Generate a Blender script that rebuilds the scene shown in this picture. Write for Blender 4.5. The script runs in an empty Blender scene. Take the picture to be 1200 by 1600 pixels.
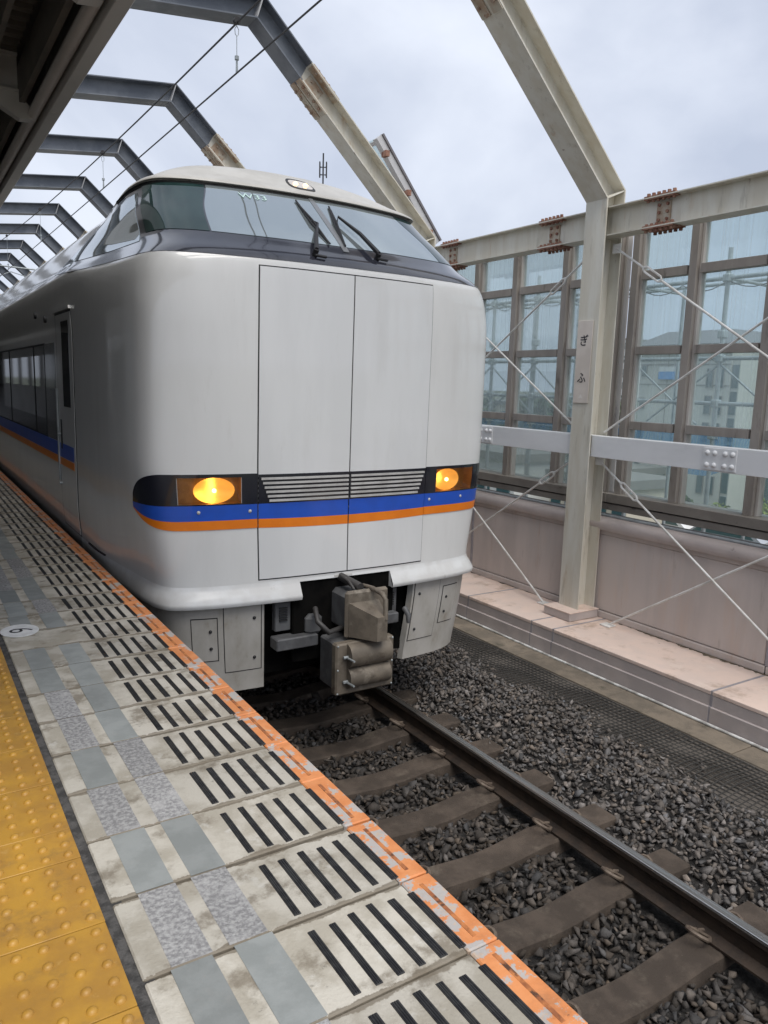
import bpy, bmesh, math, random
import numpy as np
from mathutils import Vector, Matrix

random.seed(7)
rng = np.random.default_rng(7)
scene = bpy.context.scene
COL = scene.collection

# ------------------------------------------------------------------ camera
cam_d = bpy.data.cameras.new('camera')
cam = bpy.data.objects.new('camera', cam_d)
COL.objects.link(cam)
d1 = np.array([-765., -220., 1191.]); d2 = np.array([1894., -141., 1191.])
Yc = d1 / np.linalg.norm(d1)
Xc_ = d2 - Yc * (d2 @ Yc); Xc_ /= np.linalg.norm(Xc_)
Dc = np.cross(Yc, Xc_)
if Dc[1] < 0:
    Dc = -Dc
right = Vector((Xc_[0], Yc[0], -Dc[0])); down = Vector((Xc_[1], Yc[1], -Dc[1])); fwd = Vector((Xc_[2], Yc[2], -Dc[2]))
M = Matrix((right, -down, -fwd)).transposed().to_4x4()
M.translation = Vector((0, 0, 1.36))
cam.matrix_world = M
cam_d.sensor_fit = 'HORIZONTAL'
cam_d.sensor_width = 36.0
cam_d.lens = 36.0 * 1191 / 1200
cam_d.clip_start = 0.05
cam_d.clip_end = 6000
scene.camera = cam

# ------------------------------------------------------------------ sky, sun, exposure
SUN_EL, SUN_AZ = math.radians(60), math.radians(190)      # azimuth from +Y (along the track) towards +X
world = bpy.data.worlds.new('World')
scene.world = world
world.use_nodes = True
nt = world.node_tree
nt.nodes.clear()
def wn(t, **k):
    n = nt.nodes.new(t)
    for a, b in k.items():
        setattr(n, a, b)
    return n
sky = wn('ShaderNodeTexSky', sky_type='NISHITA', sun_disc=False)
sky.sun_elevation = SUN_EL
sky.sun_rotation = SUN_AZ
sky.air_density = 1.0; sky.dust_density = 3.0
tc = wn('ShaderNodeTexCoord')
mp = wn('ShaderNodeMapping'); mp.inputs['Scale'].default_value = (1, 1, 1.25); mp.inputs['Location'].default_value = (0.35, 0.2, 0.1)
nz1 = wn('ShaderNodeTexNoise'); nz1.inputs['Scale'].default_value = 2.3; nz1.inputs['Detail'].default_value = 7; nz1.inputs['Roughness'].default_value = 0.5; nz1.inputs['Distortion'].default_value = 0.25
cr = wn('ShaderNodeValToRGB')
cr.color_ramp.elements[0].position = 0.37; cr.color_ramp.elements[0].color = (3.25, 3.6, 4.4, 1)
cr.color_ramp.elements[1].position = 0.64; cr.color_ramp.elements[1].color = (5.3, 5.6, 6.25, 1)
mxw = wn('ShaderNodeMixRGB'); mxw.inputs[0].default_value = 0.93
bg = wn('ShaderNodeBackground'); bg.inputs['Strength'].default_value = 0.1
wo = wn('ShaderNodeOutputWorld')
L = nt.links.new
L(tc.outputs['Generated'], mp.inputs['Vector']); L(mp.outputs[0], nz1.inputs['Vector']); L(nz1.outputs['Fac'], cr.inputs[0])
L(sky.outputs[0], mxw.inputs[1]); L(cr.outputs[0], mxw.inputs[2]); L(mxw.outputs[0], bg.inputs['Color']); L(bg.outputs[0], wo.inputs[0])

sd = bpy.data.lights.new('sun', 'SUN'); sd.energy = 1.5; sd.angle = math.radians(40); sd.color = (1.0, 0.96, 0.9)
so = bpy.data.objects.new('sun', sd); COL.objects.link(so)
sdir = Vector((math.sin(SUN_AZ) * math.cos(SUN_EL), math.cos(SUN_AZ) * math.cos(SUN_EL), math.sin(SUN_EL)))
so.rotation_euler = (-sdir).to_track_quat('-Z', 'Y').to_euler()
so.location = (20, -10, 40)

scene.view_settings.view_transform = 'Standard'
scene.view_settings.look = 'None'
scene.view_settings.exposure = 0.8
scene.view_settings.gamma = 1.0
scene.view_settings.use_curve_mapping = False
scene.render.engine = 'CYCLES'
scene.cycles.max_bounces = 8
scene.cycles.transparent_max_bounces = 16
scene.cycles.use_denoising = True

# ------------------------------------------------------------------ materials
MATS = {}
def mat(name, base, base2=None, scale=6.0, lo=0.38, hi=0.62, rough=0.6, rough2=None, metal=0.0, bump=0.0, bscale=60.0,
        spots=(), stretch=(1, 1, 1), coat=0.0, spec=0.5, emit=None, estr=0.0, objrand=0.0, attr=None, bdist=0.01):
    if name in MATS:
        return MATS[name]
    m = bpy.data.materials.new(name); m.use_nodes = True
    t = m.node_tree; N = t.nodes; K = t.links.new
    p = N['Principled BSDF']
    p.inputs['Roughness'].default_value = rough; p.inputs['Metallic'].default_value = metal
    p.inputs['Specular IOR Level'].default_value = spec
    p.inputs['Coat Weight'].default_value = coat; p.inputs['Coat Roughness'].default_value = 0.06
    geo = N.new('ShaderNodeNewGeometry')
    mapn = N.new('ShaderNodeMapping'); mapn.inputs['Scale'].default_value = stretch
    K(geo.outputs['Position'], mapn.inputs['Vector'])
    def noise(sc, det=7, ro=0.6, raw=False):
        n = N.new('ShaderNodeTexNoise'); n.inputs['Scale'].default_value = sc; n.inputs['Detail'].default_value = det; n.inputs['Roughness'].default_value = ro
        K(geo.outputs['Position'] if raw else mapn.outputs[0], n.inputs['Vector'])
        return n.outputs['Fac']
    def mrange(v, a, b):
        r = N.new('ShaderNodeMapRange'); r.inputs['From Min'].default_value = a; r.inputs['From Max'].default_value = b; r.interpolation_type = 'SMOOTHSTEP'
        K(v, r.inputs['Value']); return r.outputs[0]
    def mixc(f, a, b):
        x = N.new('ShaderNodeMixRGB')
        if isinstance(f, float): x.inputs[0].default_value = f
        else: K(f, x.inputs[0])
        for i, c in ((1, a), (2, b)):
            if isinstance(c, tuple): x.inputs[i].default_value = (*c, 1)
            else: K(c, x.inputs[i])
        return x.outputs[0]
    col = tuple(base)
    if base2 is not None:
        col = mixc(mrange(noise(scale), lo, hi), tuple(base), tuple(base2))
    for sp in spots:
        c, sc, a, b, st = sp[:5]
        f = mrange(noise(sc, 9, 0.68), a, b)
        mu = N.new('ShaderNodeMath'); mu.operation = 'MULTIPLY'; mu.inputs[1].default_value = st; K(f, mu.inputs[0])
        col = mixc(mu.outputs[0], col, tuple(c))
    if attr:
        at = N.new('ShaderNodeAttribute'); at.attribute_name = attr
        x = N.new('ShaderNodeMixRGB'); x.blend_type = 'MULTIPLY'; x.inputs[0].default_value = 1.0
        if isinstance(col, tuple): x.inputs[1].default_value = (*col, 1)
        else: K(col, x.inputs[1])
        K(at.outputs['Color'], x.inputs[2]); col = x.outputs[0]
    if objrand:
        oi = N.new('ShaderNodeObjectInfo')
        r = N.new('ShaderNodeMapRange'); r.inputs['To Min'].default_value = 1 - objrand; r.inputs['To Max'].default_value = 1 + objrand * 0.6
        K(oi.outputs['Random'], r.inputs['Value'])
        x = N.new('ShaderNodeVectorMath'); x.operation = 'SCALE'
        if isinstance(col, tuple): x.inputs[0].default_value = col
        else: K(col, x.inputs[0])
        K(r.outputs[0], x.inputs['Scale']); col = x.outputs[0]
    if isinstance(col, tuple): p.inputs['Base Color'].default_value = (*col, 1)
    else: K(col, p.inputs['Base Color'])
    if rough2 is not None:
        r = N.new('ShaderNodeMapRange'); r.inputs['From Min'].default_value = 0.35; r.inputs['From Max'].default_value = 0.65
        r.inputs['To Min'].default_value = rough; r.inputs['To Max'].default_value = rough2
        K(noise(scale * 1.7), r.inputs['Value']); K(r.outputs[0], p.inputs['Roughness'])
    if bump:
        b = N.new('ShaderNodeBump'); b.inputs['Strength'].default_value = bump; b.inputs['Distance'].default_value = bdist
        K(noise(bscale, 6, 0.65, True), b.inputs['Height']); K(b.outputs[0], p.inputs['Normal'])
    if emit:
        p.inputs['Emission Color'].default_value = (*emit, 1); p.inputs['Emission Strength'].default_value = estr
    MATS[name] = m
    return m

def glass_mat(name, tint, haze, haze_w, gloss_w, rough=0.02, lines=0.0):
    m = bpy.data.materials.new(name); m.use_nodes = True
    t = m.node_tree; N = t.nodes; K = t.links.new
    N.remove(N['Principled BSDF']); out = N['Material Output']
    tr = N.new('ShaderNodeBsdfTransparent'); tr.inputs[0].default_value = (*tint, 1)
    tl = N.new('ShaderNodeBsdfTranslucent'); tl.inputs[0].default_value = (*haze, 1)
    df = N.new('ShaderNodeBsdfDiffuse'); df.inputs[0].default_value = (*haze, 1)
    hz = N.new('ShaderNodeMixShader'); hz.inputs[0].default_value = 0.5; K(tl.outputs[0], hz.inputs[1]); K(df.outputs[0], hz.inputs[2])
    m1 = N.new('ShaderNodeMixShader')
    geo = N.new('ShaderNodeNewGeometry')
    mpn = N.new('ShaderNodeMapping'); mpn.inputs['Scale'].default_value = (1, 60, 0.6); K(geo.outputs['Position'], mpn.inputs['Vector'])
    nz = N.new('ShaderNodeTexNoise'); nz.inputs['Scale'].default_value = 1.0; nz.inputs['Detail'].default_value = 4; K(mpn.outputs[0], nz.inputs['Vector'])
    r = N.new('ShaderNodeMapRange'); r.inputs['From Min'].default_value = 0.3; r.inputs['From Max'].default_value = 0.75
    r.inputs['To Min'].default_value = max(0, haze_w - lines); r.inputs['To Max'].default_value = haze_w + lines; K(nz.outputs['Fac'], r.inputs['Value'])
    K(r.outputs[0], m1.inputs[0]); K(tr.outputs[0], m1.inputs[1]); K(hz.outputs[0], m1.inputs[2])
    gl = N.new('ShaderNodeBsdfGlossy'); gl.inputs['Roughness'].default_value = rough
    fr = N.new('ShaderNodeFresnel'); fr.inputs['IOR'].default_value = 1.5
    mu = N.new('ShaderNodeMath'); mu.operation = 'MULTIPLY'; mu.inputs[1].default_value = gloss_w; K(fr.outputs[0], mu.inputs[0])
    m2 = N.new('ShaderNodeMixShader'); K(mu.outputs[0], m2.inputs[0]); K(m1.outputs[0], m2.inputs[1]); K(gl.outputs[0], m2.inputs[2])
    K(m2.outputs[0], out.inputs['Surface'])
    MATS[name] = m
    return m

# platform
M_slab = mat('slab_concrete', (0.53, 0.495, 0.425), (0.39, 0.355, 0.29), scale=5, lo=0.42, hi=0.6, rough=0.75, bump=0.35, bscale=90, objrand=0.16,
             spots=[((0.17, 0.14, 0.10), 4.3, 0.52, 0.64, 0.75), ((0.10, 0.09, 0.075), 9.0, 0.63, 0.70, 0.7), ((0.6, 0.58, 0.53), 7, 0.58, 0.68, 0.6)])
def edge_dirt(m, sy, col, width, strength):
    t = m.node_tree; N = t.nodes; K = t.links.new; p = N['Principled BSDF']
    src = p.inputs['Base Color'].links[0].from_socket
    tc_ = N.new('ShaderNodeTexCoord'); sep = N.new('ShaderNodeSeparateXYZ'); K(tc_.outputs['Object'], sep.inputs[0])
    a = N.new('ShaderNodeMath'); a.operation = 'SUBTRACT'; a.inputs[0].default_value = sy; K(sep.outputs['Y'], a.inputs[1])
    b = N.new('ShaderNodeMath'); b.operation = 'MINIMUM'; K(a.outputs[0], b.inputs[0]); K(sep.outputs['Y'], b.inputs[1])
    g_ = N.new('ShaderNodeNewGeometry'); nz = N.new('ShaderNodeTexNoise'); nz.inputs['Scale'].default_value = 9; nz.inputs['Detail'].default_value = 8; nz.inputs['Roughness'].default_value = .7; K(g_.outputs['Position'], nz.inputs['Vector'])
    w_ = N.new('ShaderNodeMapRange'); w_.inputs['From Min'].default_value = .38; w_.inputs['From Max'].default_value = .72; w_.inputs['To Min'].default_value = width * .12; w_.inputs['To Max'].default_value = width * 2.2; K(nz.outputs['Fac'], w_.inputs['Value'])
    d = N.new('ShaderNodeMath'); d.operation = 'DIVIDE'; K(b.outputs[0], d.inputs[0]); K(w_.outputs[0], d.inputs[1])
    f = N.new('ShaderNodeMapRange'); f.interpolation_type = 'SMOOTHSTEP'; f.inputs['From Min'].default_value = .7; f.inputs['From Max'].default_value = 1.0; f.inputs['To Min'].default_value = strength; f.inputs['To Max'].default_value = 0.0; K(d.outputs[0], f.inputs['Value'])
    x = N.new('ShaderNodeMixRGB'); K(f.outputs[0], x.inputs[0]); K(src, x.inputs[1]); x.inputs[2].default_value = (*col, 1); K(x.outputs[0], p.inputs['Base Color'])
edge_dirt(M_slab, 0.297, (0.17, 0.14, 0.10), 0.013, 0.8)
M_patch_a = mat('patch_mortar', (0.30, 0.315, 0.305), (0.25, 0.265, 0.255), scale=9, rough=0.7, bump=0.15, bscale=120, objrand=0.18, spots=[((0.33, 0.33, 0.31), 5, 0.55, 0.7, 0.5), ((0.09, 0.09, 0.085), 11, 0.68, 0.72, 0.7)])
M_patch_b = mat('patch_rough', (0.23, 0.225, 0.225), (0.43, 0.425, 0.415), scale=75, lo=0.36, hi=0.66, rough=0.85, bump=0.6, bscale=110, objrand=0.2, spots=[((0.5, 0.49, 0.48), 8, 0.52, 0.66, 0.55)])
M_orange = mat('edge_orange', (0.76, 0.30, 0.11), (0.68, 0.245, 0.08), scale=12, rough=0.55, bump=0.25, bscale=70, objrand=0.08,
               spots=[((0.46, 0.45, 0.43), 8.5, 0.525, 0.545, 0.95), ((0.62, 0.42, 0.26), 17, 0.58, 0.64, 0.6), ((0.12, 0.06, 0.03), 26, 0.66, 0.7, 0.7), ((0.20, 0.11, 0.06), 3.1, 0.57, 0.72, 0.5)])
M_strip = mat('rubber_strip', (0.012, 0.012, 0.014), (0.03, 0.03, 0.03), scale=30, rough=0.5, bump=0.15, bscale=200)
M_tact = mat('tactile_yellow', (0.49, 0.265, 0.04), (0.40, 0.21, 0.04), scale=7, rough=0.42, bump=0.12, bscale=160, objrand=0.12,
             spots=[((0.21, 0.125, 0.05), 6, 0.50, 0.70, 0.7), ((0.6, 0.38, 0.12), 14, 0.6, 0.7, 0.4)])
M_gap = mat('joint_dark', (0.05, 0.048, 0.046), (0.11, 0.105, 0.10), scale=25, rough=0.95, bump=0.8, bscale=120)
M_platbase = mat('platform_concrete', (0.12, 0.115, 0.105), (0.075, 0.07, 0.065), scale=3, rough=0.9, bump=0.3)
M_pav = mat('platform_asphalt', (0.16, 0.155, 0.15), (0.11, 0.108, 0.105), scale=6, rough=0.9, bump=0.4, bscale=150)
M_white = mat('white_marking', (0.78, 0.78, 0.77), (0.66, 0.66, 0.65), scale=20, rough=0.6)
M_black = mat('black_paint', (0.015, 0.015, 0.017), rough=0.55)
# track
M_sleeper = mat('sleeper_concrete', (0.062, 0.047, 0.036), (0.098, 0.075, 0.058), scale=7, lo=0.4, hi=0.66, rough=0.9, bump=0.5, bscale=110, objrand=0.15,
                spots=[((0.18, 0.15, 0.115), 6, 0.55, 0.72, 0.55), ((0.32, 0.28, 0.22), 60, 0.66, 0.72, 0.5)])
M_railside = mat('rail_side', (0.030, 0.022, 0.017), (0.05, 0.034, 0.024), scale=12, rough=0.7, bump=0.3, bscale=90, metal=0.1)
M_railtop = mat('rail_top', (0.62, 0.60, 0.58), (0.42, 0.38, 0.34), scale=2.5, rough=0.25, rough2=0.42, metal=1.0, stretch=(40, 0.5, 1))
M_clip = mat('clip_steel', (0.19, 0.15, 0.115), (0.12, 0.09, 0.07), scale=30, rough=0.65, metal=0.25)
M_stone = mat('ballast_stone', (0.165, 0.152, 0.145), (0.125, 0.115, 0.108), scale=18, rough=0.82, bump=0.5, bscale=130, attr='tone', spots=[((0.24, 0.22, 0.2), 40, 0.6, 0.7, 0.4)])
M_bed = mat('ballast_bed', (0.022, 0.020, 0.019), (0.05, 0.046, 0.043), scale=35, rough=1.0, bump=1.0, bscale=45, bdist=0.03)
M_soil = mat('dark_mat', (0.085, 0.075, 0.064), (0.115, 0.10, 0.086), scale=20, rough=0.95, bump=0.6, bscale=90)
M_net = mat('net_cord', (0.03, 0.028, 0.026), (0.045, 0.042, 0.038), scale=20, rough=0.85)
M_walk = mat('walk_slab', (0.23, 0.19, 0.145), (0.16, 0.135, 0.105), scale=5, rough=0.9, bump=0.4, bscale=80, objrand=0.12, spots=[((0.07, 0.065, 0.045), 6, 0.56, 0.7, 0.7)])
M_pipew = mat('white_pipe', (0.7, 0.7, 0.68), (0.35, 0.34, 0.32), scale=9, rough=0.5)
# ledge and wall
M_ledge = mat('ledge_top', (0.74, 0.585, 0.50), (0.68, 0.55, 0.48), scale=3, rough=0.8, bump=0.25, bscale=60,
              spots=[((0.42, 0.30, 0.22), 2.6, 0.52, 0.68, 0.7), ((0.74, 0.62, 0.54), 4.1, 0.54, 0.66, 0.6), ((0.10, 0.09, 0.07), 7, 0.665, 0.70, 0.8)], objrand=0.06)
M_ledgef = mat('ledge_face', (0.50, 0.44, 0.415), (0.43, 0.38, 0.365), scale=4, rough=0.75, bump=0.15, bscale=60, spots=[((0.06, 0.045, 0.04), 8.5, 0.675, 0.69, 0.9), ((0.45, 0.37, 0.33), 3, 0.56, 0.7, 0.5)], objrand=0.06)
M_wall = mat('wall_panel', (0.55, 0.485, 0.45), (0.49, 0.435, 0.405), scale=2.2, rough=0.7, bump=0.1, bscale=50, stretch=(1, 1.6, 0.25), objrand=0.05,
             spots=[((0.56, 0.44, 0.37), 1.9, 0.53, 0.66, 0.5), ((0.42, 0.29, 0.21), 4.0, 0.60, 0.70, 0.6), ((0.30, 0.25, 0.22), 6.0, 0.6, 0.72, 0.45)])
M_seal = mat('joint_seal', (0.27, 0.255, 0.27), (0.34, 0.32, 0.33), scale=10, rough=0.6)
M_grime = mat('algae_grime', (0.10, 0.085, 0.06), (0.22, 0.17, 0.12), scale=14, rough=0.95, bump=0.4)
M_cap = mat('wall_cap', (0.52, 0.45, 0.42), (0.43, 0.37, 0.345), scale=4, rough=0.65, bump=0.15, bscale=30, stretch=(1, 0.5, 1), spots=[((0.07, 0.055, 0.05), 4, 0.62, 0.68, 0.9), ((0.7, 0.68, 0.66), 9, 0.69, 0.71, 0.8)])
# steel
M_steelw = mat('old_cream_paint', (0.64, 0.62, 0.55), (0.58, 0.545, 0.46), scale=2.4, rough=0.5, bump=0.06, bscale=40, stretch=(3, 3, 0.5),
               spots=[((0.44, 0.30, 0.17), 2.0, 0.57, 0.72, 0.7), ((0.16, 0.085, 0.045), 5.5, 0.66, 0.71, 0.8), ((0.30, 0.27, 0.21), 3.1, 0.55, 0.7, 0.5)])
M_steelg = mat('slate_paint', (0.105, 0.12, 0.145), (0.165, 0.18, 0.205), scale=2.6, rough=0.45, stretch=(1, 1, 1), spots=[((0.24, 0.25, 0.27), 3.7, 0.56, 0.75, 0.6)])
M_rust = mat('rust', (0.22, 0.10, 0.07), (0.33, 0.19, 0.135), scale=16, rough=0.9, bump=0.6, bscale=60, spots=[((0.09, 0.04, 0.03), 20, 0.58, 0.68, 0.8), ((0.42, 0.36, 0.28), 13, 0.62, 0.7, 0.7)])
M_rod = mat('rod_white', (0.78, 0.77, 0.74), (0.62, 0.60, 0.56), scale=9, rough=0.4)
M_beamw = mat('beam_white', (0.76, 0.77, 0.78), (0.70, 0.71, 0.72), scale=3, rough=0.4, stretch=(1, 0.4, 1), spots=[((0.45, 0.45, 0.47), 3, 0.6, 0.75, 0.4)])
M_mull = mat('mullion_bronze', (0.34, 0.305, 0.275), (0.28, 0.25, 0.225), scale=3, rough=0.45, stretch=(2, 2, 0.5), spots=[((0.09, 0.075, 0.068), 3.5, 0.56, 0.7, 0.7)])
M_mulll = mat('mullion_light', (0.56, 0.52, 0.48), (0.45, 0.42, 0.385), scale=3, rough=0.5, stretch=(2, 2, 0.4), spots=[((0.14, 0.12, 0.11), 3.5, 0.57, 0.72, 0.7)])
M_sill = mat('sill_bronze', (0.30, 0.27, 0.235), (0.23, 0.205, 0.18), scale=4, rough=0.6, stretch=(1, 0.6, 1), spots=[((0.27, 0.24, 0.21), 3, 0.56, 0.7, 0.6), ((0.05, 0.045, 0.04), 8, 0.63, 0.7, 0.6)])
M_dark = mat('shadow_gap', (0.012, 0.012, 0.013), rough=0.8)
M_pane = glass_mat('wired_glass', (0.89, 0.968, 0.972), (0.92, 0.99, 0.995), 0.22, 0.5, lines=0.08)
M_pane_low = glass_mat('lower_glass', (0.91, 0.97, 0.965), (0.86, 0.95, 0.93), 0.15, 0.6, lines=0.02)
M_frost = mat('pane_edge_dirt', (0.62, 0.60, 0.52), (0.7, 0.7, 0.64), scale=9, rough=0.9)
M_signw = mat('sign_plate', (0.66, 0.60, 0.54), (0.58, 0.52, 0.46), scale=3, rough=0.5)
M_ink = mat('sign_ink', (0.02, 0.02, 0.025), rough=0.5)
# canopy
M_fascia = mat('canopy_fascia', (0.48, 0.46, 0.43), (0.42, 0.40, 0.375), scale=2, rough=0.5, stretch=(1, 0.4, 1))
M_canpipe = mat('canopy_pipe', (0.52, 0.48, 0.44), (0.46, 0.42, 0.385), scale=3, rough=0.45)
M_deck = mat('canopy_deck', (0.10, 0.088, 0.075), (0.14, 0.122, 0.10), scale=3, rough=0.6)
M_wire = mat('wire', (0.035, 0.034, 0.036), rough=0.6, metal=0.3)
M_ins = mat('insulator', (0.62, 0.58, 0.5), rough=0.3)
M_galv = mat('galvanised', (0.42, 0.45, 0.46), (0.32, 0.35, 0.36), scale=10, rough=0.45, metal=0.35)

# ------------------------------------------------------------------ mesh helpers
def link(o, parent=None):
    COL.objects.link(o)
    if parent is not None:
        o.parent = parent
    return o

class MB:
    def __init__(self):
        self.v = []; self.f = []; self.m = []; self.cm = 0
    def add(self, vs, fs):
        b = len(self.v)
        self.v.extend([tuple(map(float, p)) for p in vs])
        for q in fs:
            self.f.append(tuple(b + i for i in q)); self.m.append(self.cm)
        return self
    def box(self, x0, x1, y0, y1, z0, z1, mx=None):
        vs = [(x0, y0, z0), (x1, y0, z0), (x1, y1, z0), (x0, y1, z0), (x0, y0, z1), (x1, y0, z1), (x1, y1, z1), (x0, y1, z1)]
        if mx is not None: vs = [mx @ Vector(p) for p in vs]
        return self.add(vs, [(3, 2, 1, 0), (4, 5, 6, 7), (0, 1, 5, 4), (1, 2, 6, 5), (2, 3, 7, 6), (3, 0, 4, 7)])
    def cbox(self, x0, x1, y0, y1, z0, z1, c=0.004, mx=None):
        c = min(c, (x1 - x0) * .45, (y1 - y0) * .45, (z1 - z0) * .45)
        bm = bmesh.new(); bmesh.ops.create_cube(bm, size=1)
        for v in bm.verts:
            v.co = Vector((x0 + (v.co.x + .5) * (x1 - x0), y0 + (v.co.y + .5) * (y1 - y0), z0 + (v.co.z + .5) * (z1 - z0)))
        bmesh.ops.bevel(bm, geom=bm.edges[:], offset=c, segments=1, affect='EDGES', profile=0.5)
        bm.verts.index_update()
        vs = [v.co.copy() for v in bm.verts]
        if mx is not None: vs = [mx @ p for p in vs]
        fs = [tuple(v.index for v in f.verts) for f in bm.faces]
        bm.free()
        return self.add(vs, fs)
    def tube(self, pts, r, n=8, caps=True, closed=False):
        pts = [Vector(p) for p in pts]; k = len(pts)
        rs = r if isinstance(r, (list, tuple)) else [r] * k
        rings = []; up = None
        for i, p in enumerate(pts):
            a = pts[(i - 1) % k] if (closed or i > 0) else p
            b = pts[(i + 1) % k] if (closed or i < k - 1) else p
            d = (b - a).normalized()
            if up is None:
                up = Vector((0, 0, 1)) if abs(d.z) < .9 else Vector((1, 0, 0))
            u = (up - d * up.dot(d))
            if u.length < 1e-5: u = d.orthogonal()
            u.normalize(); w = d.cross(u); up = u
            rings.append([p + (u * math.cos(2 * math.pi * j / n) + w * math.sin(2 * math.pi * j / n)) * rs[i] for j in range(n)])
        vs = [q for ring in rings for q in ring]; fs = []
        for i in range(k if closed else k - 1):
            i2 = (i + 1) % k
            for j in range(n):
                j2 = (j + 1) % n
                fs.append((i * n + j, i * n + j2, i2 * n + j2, i2 * n + j))
        if caps and not closed:
            fs.append(tuple(range(n - 1, -1, -1))); fs.append(tuple((k - 1) * n + j for j in range(n)))
        return self.add(vs, fs)
    def prism(self, poly, axis, a, b):
        """extrude a 2-D polygon along 'x','y' or 'z' from a to b"""
        def P(p, t):
            return {'x': (t, p[0], p[1]), 'y': (p[0], t, p[1]), 'z': (p[0], p[1], t)}[axis]
        n = len(poly)
        vs = [P(p, a) for p in poly] + [P(p, b) for p in poly]
        fs = [tuple(range(n - 1, -1, -1)), tuple(range(n, 2 * n))]
        for i in range(n):
            j = (i + 1) % n
            fs.append((i, j, n + j, n + i))
        return self.add(vs, fs)
    def dome(self, c, r, h, n=8, rings=2, axis='z', flip=1):
        vs = []; fs = []
        for i in range(rings):
            a = math.pi / 2 * i / rings
            for j in range(n):
                t = 2 * math.pi * j / n
                vs.append((r * math.cos(a) * math.cos(t), r * math.cos(a) * math.sin(t), h * math.sin(a)))
        vs.append((0, 0, h))
        for i in range(rings - 1):
            for j in range(n):
                j2 = (j + 1) % n
                fs.append((i * n + j, i * n + j2, (i + 1) * n + j2, (i + 1) * n + j))
        for j in range(n):
            fs.append(((rings - 1) * n + j, (rings - 1) * n + (j + 1) % n, rings * n))
        def T(p):
            x, y, z = p
            if axis == 'x': x, y, z = z * flip, x, y
            elif axis == 'y': x, y, z = x, z * flip, y
            else: z *= flip
            return (c[0] + x, c[1] + y, c[2] + z)
        return self.add([T(p) for p in vs], fs)
    def mesh(self, name, mats, smooth=None):
        me = bpy.data.meshes.new(name)
        me.from_pydata(self.v, [], self.f)
        if not isinstance(mats, (list, tuple)): mats = [mats]
        for m in mats: me.materials.append(m)
        if len(mats) > 1: me.polygons.foreach_set('material_index', self.m)
        bm = bmesh.new(); bm.from_mesh(me); bmesh.ops.recalc_face_normals(bm, faces=bm.faces[:]); bm.to_mesh(me); bm.free()
        if smooth:
            me.polygons.foreach_set('use_smooth', [True] * len(me.polygons))
            me.set_sharp_from_angle(angle=math.radians(smooth))
        me.update()
        return me
    def build(self, name, mats, parent=None, smooth=None, loc=None):
        o = bpy.data.objects.new(name, self.mesh(name, mats, smooth))
        if loc is not None: o.location = loc
        return link(o, parent)

def inst(name, me, parent=None, loc=(0, 0, 0), rot=None, scale=None):
    o = bpy.data.objects.new(name, me); o.location = loc
    if rot: o.rotation_euler = rot
    if scale: o.scale = scale
    return link(o, parent)
def tag(o, label, cat, group=None):
    o['label'] = label; o['category'] = cat
    if group: o['group'] = group
    return o
def thing(name, label, cat, group=None, loc=(0, 0, 0)):
    o = bpy.data.objects.new(name, None); o.location = loc; o.empty_display_size = 0.1
    return tag(link(o), label, cat, group)
def struct(o):
    o['kind'] = 'structure'; return o
def stuff(o):
    o['kind'] = 'stuff'; return o
def text_mesh(body, size, extrude=0.001, align='CENTER', bold=0.0):
    cu = bpy.data.curves.new('lettering', 'FONT'); cu.body = body; cu.size = size; cu.extrude = extrude; cu.align_x = align; cu.align_y = 'CENTER'; cu.offset = bold
    cu.resolution_u = 4
    o = bpy.data.objects.new('lettering_tmp', cu); COL.objects.link(o)
    bpy.context.view_layer.update()
    me = bpy.data.meshes.new_from_object(o.evaluated_get(bpy.context.evaluated_depsgraph_get()))
    bpy.data.objects.remove(o); bpy.data.curves.remove(cu)
    return me
def letter(name, body, size, m, parent, loc, rot, extrude=0.001, bold=0.0):
    me = text_mesh(body, size, extrude, bold=bold); me.materials.clear(); me.materials.append(m)
    return inst(name, me, parent, loc, rot)

RAILZ = -1.108
XT = 2.67            # track centre
GZ = -1.28           # level beside the ballast

# ================================================================== GROUND AND PLATFORM
g = MB().box(-2500, 3500, -2500, 3500, -8.6, -8.0).build('ground', mat('town_ground', (0.12, 0.14, 0.08), (0.16, 0.155, 0.145), scale=0.05, rough=0.95))
struct(g)
deck = MB().box(0.78, 6.9, -8, 90, -2.4, -1.42).build('viaduct_deck', M_platbase); struct(deck)

platform = MB()
platform.box(-16, 0.80, -8, 110, -2.4, -0.16)
platform.box(-16, 1.165, -8, 110, -0.158, -0.022)
platform = struct(platform.build('platform', M_platbase))
MB().box(-16, 0.058, -8, 110, -0.02, -0.001).build('paving', M_pav, platform)
MB().box(0.36, 0.42, -2, 60, -0.021, -0.007).build('joint_filler', M_gap, platform)
MB().box(0.055, 0.365, -2, 60, -0.021, -0.008).build('tile_bed', M_gap, platform)

def tact_mesh(h):
    b = MB(); b.cbox(0, 0.299, 0, h - 0.003, -0.006, 0.0, 0.0015)
    k = max(1, round(h / 0.061))
    for i in range(5):
        for j in range(k):
            b.dome((0.03 + 0.06 * i, (j + 0.5) * h / k, -0.0005), 0.0135, 0.0095, 10, 3)
    return b.mesh('tactile_tile', M_tact, 40)
tm, tmh = tact_mesh(0.3075), tact_mesh(0.165)
y = 2.301; inst('tactile_tile', tmh, platform, (0.066, 2.136, 0))
while y < 34:
    inst('tactile_tile', tm, platform, (0.066, y, random.uniform(-.0008, .0008)), (0, 0, random.uniform(-.003, .003))); y += 0.3085
y = 2.136 - 0.3085
while y > -1.5:
    inst('tactile_tile', tm, platform, (0.066, y, random.uniform(-.0008, .0008)), (0, 0, random.uniform(-.003, .003))); y -= 0.3085

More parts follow.
